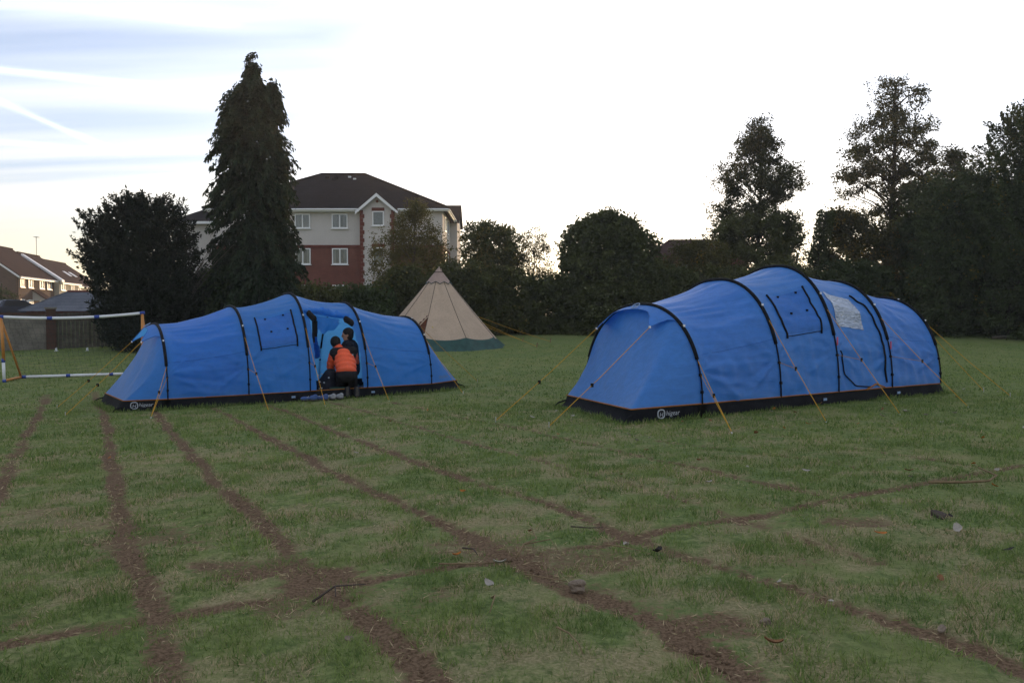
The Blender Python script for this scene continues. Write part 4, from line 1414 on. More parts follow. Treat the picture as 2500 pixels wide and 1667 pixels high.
class Tunnel:
    def __init__(s, name, label, X, Y, yaw, ps, ph, pw, near_c, far_c, rear, mat, open_door):
        s.X, s.Y, s.yaw = X, Y, yaw
        s.ps, s.ph, s.pw = np.array(ps), np.array(ph), np.array(pw)
        s.z0 = G(X, Y)
        s.near_c, s.far_c, s.rear, s.mat, s.open = near_c, far_c, rear, mat, open_door
        s.root = thing(name, label, 'tent', (X, Y, s.z0), yaw, 'blue tunnel tents on the field')

    def lz(s, a, b):
        c, d = math.cos(s.yaw), math.sin(s.yaw)
        return gz(s.X + a * c - b * d, s.Y + a * d + b * c) - s.z0

    def local(s, x, y, z=0.0):
        c, d = math.cos(s.yaw), math.sin(s.yaw)
        x, y = x - s.X, y - s.Y
        return Vector((x * c + y * d, -x * d + y * c, z - s.z0))

    def surf(s, i, t, th, off=0.0, sag=1.0):
        """point on section i (between pole i and i+1); th runs from the near foot over the top to the far foot"""
        t = np.asarray(t, float)
        th = np.asarray(th, float)
        a = s.ps[i] + (s.ps[i + 1] - s.ps[i]) * t
        h = s.ph[i] + (s.ph[i + 1] - s.ph[i]) * t
        w_ = s.pw[i] + (s.pw[i + 1] - s.pw[i]) * t
        bow = 4 * t * (1 - t)
        sn = np.sin(th)
        d = sag * bow * (.030 + .040 * sn ** 2) * (1 - np.exp(-th * 6)) * (1 - np.exp(-(np.pi - th) * 6))
        low = np.exp(-(((np.minimum(th, np.pi - th)) - .22) / .2) ** 2)
        d = d + sag * .010 * low * np.sin((t * 2 - 1) * 17 + 5 * th) * bow
        d = d + sag * .006 * np.sin(9 * th + 3 * t + i) * np.sin(5.3 * t + 2.1 * i) * np.minimum(1, sn * 2) * bow
        tb_, hb_ = np.broadcast_arrays(t, th)
        edge = np.minimum(1, bow * 2.2)
        d = d + sag * edge * (.044 * (vnoise(hb_ * 7 + i * 11, tb_ * 1.4 + i * 3, 120) - .5) + .024 * (vnoise(hb_ * 19 + 2.6 * tb_, tb_ * 2.2 + i * 5, 121) - .5))
        d = d + sag * edge * .040 * np.exp(-(hb_ / .75) ** 2) * (vnoise(hb_ * 8 + tb_ * 9 + i * 4, hb_ * 3 - tb_ * 2.5 + 20, 122) - .5)
        lng = s.ps[i + 1] - s.ps[i]
        for e_ in (0, 1):                                            # creases pulled out from the guyed clip on each pole
            dx_, dz_ = np.abs(tb_ - e_) * lng, (hb_ - .30) * h
            an_, rad_ = np.arctan2(dz_, dx_), np.hypot(dx_, dz_)
            fan = 0
            for a_, k_ in ((-.55, 1.0), (-.30, -.8), (.12, .9), (.42, -.7), (.75, .8), (1.05, -.5)):
                fan = fan + k_ * np.exp(-((an_ - a_ - .2 * (i % 2) + .1 * e_) / .075) ** 2)
            d = d - sag * .034 * fan * np.exp(-rad_ / .55) * np.minimum(1, rad_ / .12)
        cs = np.cos(th)
        y = -(w_ - d + off) * np.sign(cs) * np.abs(cs) ** .88
        zb = s.lz(a, y * .999)
        z = zb + SK + (h - SK - d + off) * sn ** .94
        return np.stack(np.broadcast_arrays(a, y, z), -1)

    def arch(s, k, th, off=0.0):
        return Vector(s.surf(min(k, 3), 0.0 if k < 4 else 1.0, th, off, 0))

    def base_line(s):
        """outline of the tent on the ground, starting at the near foot of the first pole, going to the rear"""
        P = []
        for i in range(4):
            for t in np.linspace(0, 1, 9)[:-1]:
                q = s.surf(i, t, 0.0)
                P.append((float(q[0]), float(q[1])))
        P.append((s.ps[4], -s.pw[4]))
        P += s.dens([P[-1]] + s.rear + [(s.ps[4], s.pw[4])])[1:]
        for i in range(3, -1, -1):
            for t in np.linspace(1, 0, 9)[1:]:
                P.append((float(s.ps[i] + (s.ps[i + 1] - s.ps[i]) * t), float(s.pw[i] + (s.pw[i + 1] - s.pw[i]) * t)))
        P += s.dens([P[-1], s.far_c, s.near_c, P[0]])[1:]
        return P

    @staticmethod
    def dens(pts, k=6):
        out_ = [pts[0]]
        for a, b in zip(pts[:-1], pts[1:]):
            for f in np.linspace(0, 1, k + 1)[1:]:
                out_.append((a[0] + (b[0] - a[0]) * f, a[1] + (b[1] - a[1]) * f))
        return out_

    def end_panel(s, name, k, poly, nu=57, nv=22):
        """cloth from the end arch down to the toe line"""
        pts = [(s.ps[k], -s.pw[k])] + poly + [(s.ps[k], s.pw[k])]
        cum = [0]
        for a, b in zip(pts[:-1], pts[1:]):
            cum.append(cum[-1] + math.hypot(b[0] - a[0], b[1] - a[1]))
        V = []
        for i in range(nu):
            u = i / (nu - 1)
            # the near side of the arch goes to the side edge, the crown to the toe edge
            L = cum[-1] * (.5 + .5 * math.copysign(abs(2 * u - 1) ** .9, 2 * u - 1))
            j = 0
            while j < len(cum) - 2 and cum[j + 1] < L:
                j += 1
            f = (L - cum[j]) / (cum[j + 1] - cum[j])
            bx = pts[j][0] + (pts[j + 1][0] - pts[j][0]) * f
            by = pts[j][1] + (pts[j + 1][1] - pts[j][1]) * f
            A = s.arch(k, u * math.pi, -.004)
            B = Vector((bx, by, float(s.lz(bx, by)) + SK))
            for q in np.linspace(0, 1, nv):
                p = A.lerp(B, q)
                inn = math.copysign(1, s.ps[2] - s.ps[k])
                p.x += inn * .05 * math.sin(math.pi * q)
                p.x += inn * (.010 * math.sin(26 * u + 2 * q) + .085 * (float(vnoise(np.array(u * 21 + q * 2.5), np.array(q * 1.5 + k * 3), 130)) - .5)) * math.sin(math.pi * min(q * 1.02, 1)) * (.25 + .75 * q)
                V.append(p)
        F_ = [(i * nv + j, (i + 1) * nv + j, (i + 1) * nv + j + 1, i * nv + j + 1) for i in range(nu - 1) for j in range(nv - 1)]
        return MB().add(V, F_).build(name, s.mat, s.root, True)

    def strip(s, i, path, off, wd, name, mat, parent, n=14):
        """flat tape laid on the cloth along (t, th) control points"""
        T = np.linspace(0, len(path) - 1, n)
        tt = np.interp(T, range(len(path)), [q[0] for q in path])
        hh = np.interp(T, range(len(path)), [q[1] for q in path])
        mb_ = MB()
        pts = [Vector(s.surf(i, a, b, off)) for a, b in zip(tt, hh)]
        mb_.tube(pts, wd, 6)
        return mb_.build(name, mat, parent)

    def patch(s, i, t0, t1, h0, h1, off, name, mat, parent, nu=18, nv=18):
        V = []
        for a in np.linspace(t0, t1, nu):
            for b in np.linspace(h0, h1, nv):
                V.append(s.surf(i, a, b, off))
        F_ = [(a * nv + b, (a + 1) * nv + b, (a + 1) * nv + b + 1, a * nv + b + 1) for a in range(nu - 1) for b in range(nv - 1)]
        return MB().add(V, F_).build(name, mat, parent, True)

    def build(s, pegs, hood_pegs, rear_pegs):
        root = s.root
        nu, nv = 57, 161
        for i in range(4):
            tt, hh = np.meshgrid(np.linspace(0, 1, nu), np.linspace(0, np.pi, nv), indexing='ij')
            keep = None
            if i == 2 and s.open:
                tc = (tt[:-1, :-1] + tt[1:, 1:]) / 2
                hc = (hh[:-1, :-1] + hh[1:, 1:]) / 2
                topd = .93 - .30 * np.abs((tc - .48) / .42) ** 7
                keep = ~((tc > .10) & (tc < .92 - .10 * (hc / .9) ** 2) & (hc < topd))
            pl = s.surf(i, tt, hh).reshape(-1, 3)
            link('fly_panel', npmesh('fly_panel', pl, grid_faces(nu, nv, keep), True), s.mat, root)
        s.end_panel('front_panel', 0, [s.near_c, s.far_c])
        s.end_panel('rear_panel', 4, s.rear)
        # mud skirt, piping, groundsheet
        B = s.base_line()
        n_ = len(B)
        V = []
        for (a, b) in B:
            z = float(s.lz(a, b))
            r1_ = 1 + .022 * (float(vnoise(np.array(a * 4.1 + 40), np.array(b * 4.1 + 40), 140)) - .5)
            r2_ = 1 + .05 * (float(vnoise(np.array(a * 3.1 + 40), np.array(b * 3.1 + 40), 141)) - .5)
            V += [(a, b, z + SK + .002), (a * 1.012 * r1_, b * 1.018 * r1_, z + SK * .45), (a * 1.03 * r2_, b * 1.04 * r2_, z - .015)]
        F_ = [(3 * k_ + j, 3 * ((k_ + 1) % n_) + j, 3 * ((k_ + 1) % n_) + j + 1, 3 * k_ + j + 1) for k_ in range(n_) for j in (0, 1)]
        MB().add(V, F_).build('mud_skirt', M['skirt'], root, True)
        dip = lambda a: 0.0
        MB().tube([(a * 1.004, b * 1.006, float(s.lz(a, b)) + SK + .004) for a, b in B + B[:1]], .009, 5, False).build('piping', M['piping'], root)
        gs = MB()
        gs.add([(a * .97, b * .96, float(s.lz(a, b)) + .02) for a, b in B], [tuple(range(n_))])
        gs.build('groundsheet', M['groundsheet'], root)
        # inner bedrooms behind the end sections
        for i in ((0,) if s.open else (0, 3)):
            tt, hh = np.meshgrid(np.linspace(.06, .96, 9), np.linspace(0.02, np.pi - .02, 25), indexing='ij')
            pl = s.surf(i, tt, hh, -.10).reshape(-1, 3)
            link('inner_tent', npmesh('inner_tent', pl, grid_faces(9, 25), True), M['flap'], root)
        # poles
        for k in range(5):
            MB().tube([s.arch(k, a, .012) for a in np.linspace(.42, np.pi - .42, 40)], .025, 8).build('pole_sleeve', M['sleeve'], root, True)
            MB().tube([s.arch(k, a, .014) for a in np.linspace(0, .44, 10)], .011, 6).build('pole', M['sleeve'], root, True)
            MB().tube([s.arch(k, np.pi - a, .014) for a in np.linspace(0, .44, 10)], .011, 6).build('pole', M['sleeve'], root, True)
            for a in (.10, .26, np.pi - .26):
                q = s.arch(k, a, .012)
                MB().box(q, (.03, .03, .035)).build('pole_clip', M['sleeve'], root)
        # hood over the front arch
        V, hu, hv = [], 25, 8
        lo, hi = .92, np.pi - .92
        peaks = []
        for i in range(hu):
            u = i / (hu - 1)
            A = s.arch(0, lo + (hi - lo) * u, .004)
            pk = max(math.exp(-((u - .17) / .075) ** 2), math.exp(-((u - .83) / .075) ** 2))
            env = min(1, u / .17, (1 - u) / .17)
            fw = (.15 + .15 * pk) * env
            dn = (.03 + .15 * pk) * env + .03 * env
            for q in np.linspace(0, 1, hv):
                V.append(A + Vector((-fw * q, 0, -dn * q * (.6 + .4 * q))))
            if i in (4, 20):
                peaks.append(A + Vector((-fw, 0, -dn)))
        hood = MB().add(V, [(i * hv + j, (i + 1) * hv + j, (i + 1) * hv + j + 1, i * hv + j + 1) for i in range(hu - 1) for j in range(hv - 1)]).build('hood', s.mat, root, True)
        MB().tube([V[i * hv + hv - 1] for i in range(hu)], .006, 5).build('hood_binding', M['flap'], hood)
        for p in peaks:
            MB().box(p, (.022, .022, .03)).build('reflective_tab', M['tab'], hood)
        # roundel on the hood
        c_ = s.arch(0, np.pi / 2 - .12, .012) + Vector((-.13, 0, -.055))
        ring = []
        for k in range(25):
            a = 2 * math.pi * k / 24
            ring.append(c_ + Vector((-.05 * math.sin(a), .055 * math.cos(a), .035 * math.sin(a) * .6)))
        # window flap in the second section
        wf = s.patch(1, .24, .84, .50, .95, .007, 'window_flap', M['flap'], root)
        s.strip(1, [(.24, .98), (.24, .46)], .012, .015, 'zip_cover', M['sleeve'], wf)
        s.strip(1, [(.84, .98), (.84, .46)], .012, .015, 'zip_cover', M['sleeve'], wf)
        s.strip(1, [(.24, .48), (.84, .48)], .009, .006, 'seam', M['sleeve'], wf)
        for a, b in ((.40, .93), (.70, .93), (.45, .70), (.72, .70)):
            MB().box(Vector(s.surf(1, a, b, .014)), (.03, .02, .03)).build('toggle', M['sleeve'], wf)
        # a seam round each section at window height
        for i in (0, 3):
            s.strip(i, [(.02, .47), (.98, .47)], .001, .004, 'seam', M['flap'], root)
        # guy ropes and their pegs
        for k, (wx_, wy_) in enumerate(pegs):
            U, Lw = s.arch(k, .66 if k else .40, .02), s.arch(k, .26, .02)
            E_ = s.local(wx_, wy_, G(wx_, wy_) + .02)
            MB().tube([U, U.lerp(E_, .5) - Vector((0, 0, .015)), E_], .0046, 5).build('guy_rope', M['rope'], root)
            J = U.lerp(E_, .52) - Vector((0, 0, .015))
            MB().tube([Lw, J if k else E_], .0034, 5).build('guy_rope', M['rope'], root)
            MB().box(J, (.03, .012, .05)).build('runner', M['sleeve'], root)
            dr_ = (E_ - U).normalized()
            MB().tube([E_ + Vector((0, 0, -.12)) + dr_ * -.03, E_ + dr_ * .02, E_ + dr_ * .05 + Vector((0, 0, -.015))], .007, 5).build('peg', M['peg'], root)
            tb = s.arch(k, .82, .04)
            MB().box(tb, (.022, .02, .03)).build('reflective_tab', M['tab'], root)
        for p, (wx_, wy_) in zip(peaks, hood_pegs):
            E_ = s.local(wx_, wy_, G(wx_, wy_) + .02)
            MB().tube([p, p.lerp(E_, .5) - Vector((0, 0, .02)), E_], .0046, 5).build('guy_rope', M['rope'], root)
            MB().box(p.lerp(E_, .6) - Vector((0, 0, .018)), (.04, .012, .05)).build('runner', M['sleeve'], root)
            MB().tube([E_ + Vector((0, 0, -.1)), E_ + Vector((0, 0, .05))], .008, 5).build('peg', M['peg'], root)
        for a, (wx_, wy_) in zip((.70, 1.2), rear_pegs):
            p = s.arch(4, a, .02)
            E_ = s.local(wx_, wy_, G(wx_, wy_) + .02)
            MB().tube([p, p.lerp(E_, .5) - Vector((0, 0, .02)), E_], .0046, 5).build('guy_rope', M['rope'], root)
            MB().tube([E_ + Vector((0, 0, -.1)), E_ + Vector((0, 0, .05))], .008, 5).build('peg', M['peg'], root)
            MB().box(s.arch(4, a + .06, .03), (.022, .02, .03)).build('reflective_tab', M['tab'], root)
        # peg loops at the toe corners
        for (a, b) in (s.near_c, s.far_c, s.rear[0]):
            z = float(s.lz(a, b))
            o_ = Vector((a, b, 0)).normalized()
            MB().tube([(a, b, z + .10), (a + o_.x * .14, b + o_.y * .14, z + .06), (a + o_.x * .20, b + o_.y * .20, z)], [.014, .012, .012], 5).build('peg_loop', M['skirt'], root)
        return hood, c_

    def lettering(s, body, size, a0, b0, up, mat, name, slant=0.05, out_=.012):
        """flat print on the skirt or cloth along the ground line from a0 to b0"""
        A = Vector((a0[0], a0[1], float(s.lz(*a0)) + up))
        B = Vector((b0[0], b0[1], float(s.lz(*b0)) + up))
        u = (B - A).normalized()
        nn = Vector((u.y, -u.x, 0)).normalized()
        v = Vector((0, 0, 1))
        V, F_ = text_geo(body, size)
        pts = [A + u * (x + slant * y) + v * y + nn * (out_ + .012 * (1 - y / .2)) for x, y, z in V]
        return MB().add(pts, F_).build(name, mat, s.root)


t1 = Tunnel('tunnel_tent', 'left blue tunnel tent with open side door and people inside', -4.403, 15.434, .551,
            [-2.389, -1.088, 0, 1.10, 2.432], [1.424, 1.742, 1.989, 1.812, 1.511], [1.52, 1.49, 1.45, 1.43, 1.42],
            (-3.02, -1.40), (-3.12, .90), [(3.28, -.86), (3.45, 0.0), (3.2, .9)], M['blue2'], True)
t1.build([(-5.34, 11.63), (-3.78, 12.2), (-3.10, 13.03), (-2.15, 13.71)], [(-6.84, 12.03), (-7.75, 13.39)], [(-.92, 14.81), (-.80, 18.2)])
t2 = Tunnel('tunnel_tent', 'right blue tunnel tent, closed, with clear plastic door window', 4.14, 12.559, .529,
            [-2.718, -1.246, 0, 1.317, 2.618], [1.487, 1.856, 2.086, 1.868, 1.605], [1.27, 1.26, 1.24, 1.2, 1.18],
            (-3.82, -1.22), (-3.15, 1.15), [(3.3, -.62), (3.45, .1), (3.2, .8)], M['blue'], False)
t2.build([(2.38, 8.52), (3.71, 9.29), (4.89, 9.92), (6.19, 10.69)], [(.44, 9.35), (-.21, 10.09)], [(7.66, 12.09), (7.85, 13.09)])

for tt_, a0, b0 in ((t1, (-2.96, -1.42), (-2.39, -1.55)), (t2, (-3.5, -1.26), (-2.72, -1.31))):
    tt_.lettering('higear', .085, (a0[0] + .15, a0[1] - .025), (b0[0] + .15, b0[1] - .025), .072, M['print'], 'lettering', .15, .018)
    A = Vector((a0[0], a0[1], float(tt_.lz(*a0)) + .03))
    u = Vector((b0[0] - a0[0], b0[1] - a0[1], 0)).normalized()
    nn = Vector((u.y, -u.x, 0))
    pts = []
    for k in range(20):
        a = 2 * math.pi * k / 20
        e = 2.6
        cx_, sx_ = math.copysign(abs(math.cos(a)) ** (2 / e), math.cos(a)), math.copysign(abs(math.sin(a)) ** (2 / e), math.sin(a))
        pts.append(A + u * (.085 + .052 * cx_) + Vector((0, 0, .066 + .052 * sx_)) + nn * .034)
    MB().tube(pts + pts[:2], .008, 5, False).build('badge', M['print'], tt_.root)
    tt_.lettering('H', .080, (a0[0] + .052 * u.x, a0[1] + .052 * u.y), (b0[0], b0[1]), .06, M['print'], 'badge_letter', .2, .026)
    # roundel on the hood
    for th_, sz in ((math.pi / 2 - .05, .062),):
        c = tt_.arch(0, th_, .0) + Vector((-.12, 0, -.022))
        ex, ey = Vector((0, -1, 0)), Vector((.86, 0, .50)).normalized()
        ring = [c + ex * sz * math.cos(2 * math.pi * k / 20) + ey * sz * math.sin(2 * math.pi * k / 20) + Vector((-.008, 0, .014)) for k in range(22)]
        MB().tube(ring, .007, 5, False).build('roundel', M['printblue'], tt_.root)
        V, F_ = text_geo('H', sz * 1.2)
        MB().add([c + ex * (x - sz * .4) + ey * (y - sz * .42) + Vector((-.008, 0, .014)) for x, y, z in V], F_).build('roundel_letter', M['printblue'], tt_.root)
    # small printed labels and clips on the skirt
    for i, t in ((1, .70), (3, .06)):
        q = tt_.surf(i, t, 0.0)
        MB().box((float(q[0]), float(q[1]) * 1.045, float(q[2]) - .08), (.065, .012, .035)).build('skirt_label', M['printblue'], tt_.root)
t1.lettering('ZENOBIA 6', .075, (2.62, -1.30), (3.25, -.86), .26, M['printblue'], 'model_lettering', .1, .03)

# longer uncut grass against the hems of the tents
Cs, Ls = [], []
for tt_ in (t1, t2):
    B_ = tt_.base_line()
    cy_, sy_ = math.cos(tt_.yaw), math.sin(tt_.yaw)
    for (a, b), (a2, b2) in zip(B_, B_[1:] + B_[:1]):
        L_ = math.hypot(a2 - a, b2 - b)
        n_ = int(L_ * 420)
        f_ = rng.random(n_)
        o_ = 1.035 + np.abs(rng.normal(0, .022, n_))
        la, lb = (a + (a2 - a) * f_) * o_, (b + (b2 - b) * f_) * (o_ + .008)
        wx_, wy_ = tt_.X + la * cy_ - lb * sy_, tt_.Y + la * sy_ + lb * cy_
        Cs.append(np.stack([wx_, wy_, gz(wx_, wy_) - .02], 1))
        Ls.append((.035 + .07 * rng.random(n_) ** 2) * (.5 + vnoise(wx_ * 3, wy_ * 3, 150)))
Cs, Ls = np.concatenate(Cs), np.concatenate(Ls)
n = len(Cs)
hem = leaf_mesh('grass', Cs, np.stack([rng.normal(0, .35, n), rng.normal(0, .35, n), np.ones(n)], 1), Ls, .009, M['f_grass'], None, rng.normal(.4, .25, n), rng.random(n) * .9)
tag(hem, 'fringe of longer grass along the hems of the blue tents', 'grass', kind='stuff')

# closed door of the right tent: clear window, zip and pulled-up flap
dw = t2.patch(2, .16, .66, .52, .92, .008, 'door_window', M['pvc'], t2.root, 22, 22)
t2.strip(2, [(.72, .98), (.86, .80), (.90, .45), (.90, .04)], .012, .015, 'door_zip', M['sleeve'], t2.root, 24)
t2.strip(2, [(.08, .30), (.14, .12), (.30, .03), (.60, .015)], .010, .010, 'door_seam', M['sleeve'], t2.root, 18)
t2.strip(2, [(.50, .0), (.68, .035), (.86, .005)], .012, .012, 'door_sill_piping', M['piping'], t2.root, 12)
for k in (2, 3):
    q = t2.arch(k, .40, .03)
    MB().box(q + Vector((.03, -.01, -.06)), (.025, .01, .12)).build('pull_tag', M['pink'], t2.root)

# open door of the left tent: rolled flap, mesh and straps, curtains on the far side
rl = MB()
for k in range(15):
    f = k / 14
    q = Vector(t1.surf(2, .10 + .70 * f, .93 + .06 * math.sin(f * 3.1), .035))
    rl.ell(q + Vector((0, 0, random.uniform(-.02, .02))), (.055, .05 + .02 * random.random(), .05 + .025 * random.random()), None, 10, 7)
fuse(rl.build('rolled_door', M['blue2'], t1.root, True), .014, 3)
for f0 in (.12, .78):
    mm = MB()
    for k in range(5):
        q = Vector(t1.surf(2, f0 + .018 * k, .88 - .02 * k, .03))
        mm.ell(q, (.05, .06, .07), None, 8, 6)
    fuse(mm.build('fly_mesh', M['black'], t1.root, True), .016, 2)
V, nu, nv = [], 15, 7
for i in range(nu):
    for j in range(nv):
        f, q = i / (nu - 1), j / (nv - 1)
        top = Vector(t1.surf(2, .18 + .50 * f, .92, -.01))
        drop = (.10 + .20 * math.sin(math.pi * f) ** 1.2 + .03 * math.sin(17 * f)) * q
        V.append(top + Vector((.02 * math.sin(9 * q + 5 * f), .03 * math.sin(11 * f) * q + .02 * q, -drop)))
MB().add(V, [(i * nv + j, (i + 1) * nv + j, (i + 1) * nv + j + 1, i * nv + j + 1) for i in range(nu - 1) for j in range(nv - 1)]).build('door_flap', M['blue2'], t1.root, True)
for f0, ln in ((.20, .42), (.24, .30)):
    q = Vector(t1.surf(2, f0, .82, -.02))
    MB().slab([q + Vector((-.03, 0, 0)), q + Vector((.03, 0, 0)), q + Vector((.03, .03, -ln)), q + Vector((-.02, .03, -ln))], (0, .01, 0)).build('strap', M['sleeve'], t1.root)
# far side: dark seam bars and a tied-back curtain
for a in (.22, .50):
    t1.strip(2, [(a, math.pi - .95), (a, math.pi - .2)], -.02, .010, 'inner_seam', M['sleeve'], t1.root)
t1.strip(2, [(.05, math.pi - .50), (.50, math.pi - .50)], -.02, .009, 'inner_seam', M['sleeve'], t1.root)
cu_ = MB()
c0 = Vector(t1.surf(2, .72, math.pi - 1.0, -.08))
for k in range(10):
    f = k / 9
    cu_.ell(c0 + Vector((.02 * math.sin(k), -.02 * f, -.75 * f)), (.05 + .05 * f, .05, .07), None, 9, 6)
fuse(cu_.build('curtain', M['flap'], t1.root, True), .016, 3)


# ---------------------------------------------------------------- people
def person(name, label, loc, rz):
    return thing(name, label, 'person', loc, rz)


def hand(mb_, wrist, d, up, s=1.0):
    """palm, four unequal bent fingers and a thumb that leaves the side of the palm"""
    d, up = Vector(d).normalized(), Vector(up).normalized()
    sd = d.cross(up).normalized()
    up = sd.cross(d)
    w0 = Vector(wrist)
    pal = w0 + d * .055 * s
    Mx = Matrix((sd, d, up)).transposed()
    mb_.ell(pal, (.040 * s, .052 * s, .018 * s), Mx, 10, 8)
    for k, L in enumerate((.062, .074, .070, .052)):
        b0 = pal + d * .038 * s + sd * (.028 - .019 * k) * s
        b1 = b0 + (d * .85 - up * .35).normalized() * L * .5 * s
        b2 = b1 + (d * .45 - up * .9).normalized() * L * .5 * s
        mb_.cap(b0, .0095 * s, b1, .009 * s, 8)
        mb_.cap(b1, .009 * s, b2, .0078 * s, 8)
    b0 = w0 + d * .03 * s + sd * .030 * s
    b1 = b0 + (d * .55 + sd * .8).normalized() * .036 * s
    b2 = b1 + (d * .9 + sd * .1 - up * .2).normalized() * .030 * s
    mb_.cap(b0, .012 * s, b1, .0105 * s, 8)
    mb_.cap(b1, .0105 * s, b2, .009 * s, 8)


def face(mb_, c, fwd, up, r_=.098):
    """head with brow, nose, lips, chin and ears"""
    f, u = Vector(fwd).normalized(), Vector(up).normalized()
    s_ = f.cross(u).normalized()
    u = s_.cross(f)
    Mx = Matrix((s_, f, u)).transposed()
    c = Vector(c)
    mb_.ell(c + u * .02, (r_ * .78, r_ * .98, r_ * 1.08), Mx, 16, 12)
    mb_.ell(c - u * .055 + f * .028, (r_ * .58, r_ * .66, r_ * .62), Mx, 14, 10)
    mb_.ell(c + f * .102 - u * .012, (.013, .020, .024), Mx, 8, 6)
    mb_.ell(c + f * .086 + u * .030, (.05, .014, .011), Mx, 10, 6)
    mb_.ell(c + f * .087 - u * .058, (.024, .010, .009), Mx, 8, 6)
    mb_.ell(c + f * .074 - u * .092, (.022, .016, .014), Mx, 8, 6)
    for k in (-1, 1):
        mb_.ell(c + s_ * k * .080 - u * .005 - f * .008, (.010, .020, .032), Mx, 8, 6)


def eyes(c, fwd, up, parent):
    f, u = Vector(fwd).normalized(), Vector(up).normalized()
    s_ = f.cross(u).normalized()
    u = s_.cross(f)
    for k in (-1, 1):
        MB().ell(Vector(c) + f * .082 + s_ * k * .032 + u * .008, (.012, .012, .009), None, 10, 8).build('eye', M['dark'], parent, True)


# kneeling in the doorway, seen from behind
p1x, p1y = -2.98, 14.50
p1 = person('person', 'person kneeling in the tent doorway in an orange and black puffer jacket', (p1x, p1y, G(p1x, p1y)), R(14))
hip_c = Vector((-.06, .12, .43))
shl, shr = Vector((-.29, .37, .79)), Vector((.06, .36, .82))
chest = Vector((-.11, .36, .76))
headc = Vector((-.25, .52, 1.00))
hf, hu_ = Vector((-.30, .85, -.45)), Vector((-.10, .45, .88))
elb, wrl = Vector((-.35, .44, .58)), Vector((-.30, .58, .37))
er_, wrr = Vector((.13, .52, .60)), Vector((-.05, .72, .48))
kl, kr = Vector((-.17, .46, .085)), Vector((.08, .48, .085))
al, ar = Vector((-.05, .06, .13)), Vector((.12, .02, .13))
bd = MB()
face(bd, headc, hf, hu_)
bd.cap(chest + Vector((-.02, .02, .06)), .062, headc - hu_ * .06, .055)
bd.cap(hip_c, .135, chest, .145)
bd.cap(shl, .06, shr, .06)
for a, b, c in ((shl, elb, wrl), (shr, er_, wrr)):
    bd.cap(a, .052, b, .042)
    bd.cap(b, .042, c, .030)
for hpt, kn, an in ((hip_c + Vector((-.09, 0, 0)), kl, al), (hip_c + Vector((.09, 0, 0)), kr, ar)):
    bd.cap(hpt, .085, kn, .060)
    bd.cap(kn, .058, an, .040)
    bd.cap(an, .038, an + Vector((0, -.02, -.09)), .034)
hand(bd, wrl, (.05, .5, -.8), (0, .8, .5))
hand(bd, wrr, (-.3, .8, -.3), (0, .3, .9))
body1 = fuse(bd.build('body', M['skin'], p1, True), .011, 3)
eyes(headc, hf, hu_, p1)
jk = MB()
ax = (chest - hip_c)
for k in range(5):
    f = (k + .35) / 4.9
    c = hip_c.lerp(chest + Vector((0, .03, .05)), f) + Vector((0, 0, .03))
    Mx = Matrix.Rotation(-.50, 3, 'X')
    jk.ell(c, (.212 - .010 * abs(k - 2), .172, .098), Mx, 20, 10)
for a, b, c in ((shl, elb, wrl), (shr, er_, wrr)):
    for i_, (q0, q1) in enumerate(((a, b), (b, c))):
        for k in range(3):
            q = q0.lerp(q1, (k + .3) / 3)
            d_ = (q1 - q0).normalized()
            Mx = d_.to_track_quat('Z', 'Y').to_matrix()
            rr = (.092 if i_ == 0 else .078) - .004 * k
            jk.ell(q, (rr, rr, .080), Mx, 14, 8)
fuse(jk.build('jacket', M['jacket'], p1, True), .012, 2)
yk = MB()
yk.cap(shl + Vector((.02, -.035, .035)), .098, shr + Vector((-.0, -.03, .035)), .098, 16)
yk.cap(chest + Vector((-.11, -.045, -.01)), .10, chest + Vector((.14, -.045, .015)), .10, 14)
fuse(yk.build('jacket_yoke', M['black'], p1, True), .013, 4)
cl_ = MB()
nk = chest + Vector((-.07, .08, .15))
cl_.cap(chest + Vector((-.04, .04, .09)), .088, nk + Vector((-.03, .03, .03)), .074, 14)
fuse(cl_.build('collar', M['jacket'], p1, True), .012, 3)
MB().box(chest + Vector((.155, -.145, .03)), (.045, .008, .022)).build('chest_logo', M['print'], p1)
ht = MB()
Mx = hu_.normalized().to_track_quat('Z', 'Y').to_matrix()
ht.ell(headc + hu_.normalized() * .025 - hf.normalized() * .012, (.098, .110, .112), Mx, 16, 12)
ht.ell(headc - hf.normalized() * .035 - hu_.normalized() * .02, (.088, .085, .085), Mx, 14, 10)
fuse(ht.build('hair', M['hair'], p1, True), .012, 3)
tr2 = MB()
for hpt, kn, an in ((hip_c + Vector((-.09, 0, 0)), kl, al), (hip_c + Vector((.09, 0, 0)), kr, ar)):
    tr2.cap(hpt, .115, kn, .080)
    tr2.cap(kn, .080, an + (kn - an) * .12, .068)
tr2.ell(hip_c + Vector((0, -.02, -.02)), (.20, .16, .13), None, 16, 10)
fuse(tr2.build('trousers', M['black'], p1, True), .013, 4)
for an in (al, ar):
    sh = MB()
    sh.cap(an + Vector((0, .01, .03)), .056, an + Vector((0, -.005, -.075)), .054, 12)
    so = fuse(sh.build('shoe', M['navy'], p1, True), .011, 3)
    sl = MB()
    for k, (dz_, wd) in enumerate(((.055, .030), (.015, .030), (-.03, .036), (-.075, .038))):
        sl.ell(an + Vector((0, -.052, dz_)), (wd, .016, .036), None, 10, 6)
    fuse(sl.build('shoe_sole', M['sole'], so, True), .009, 3)

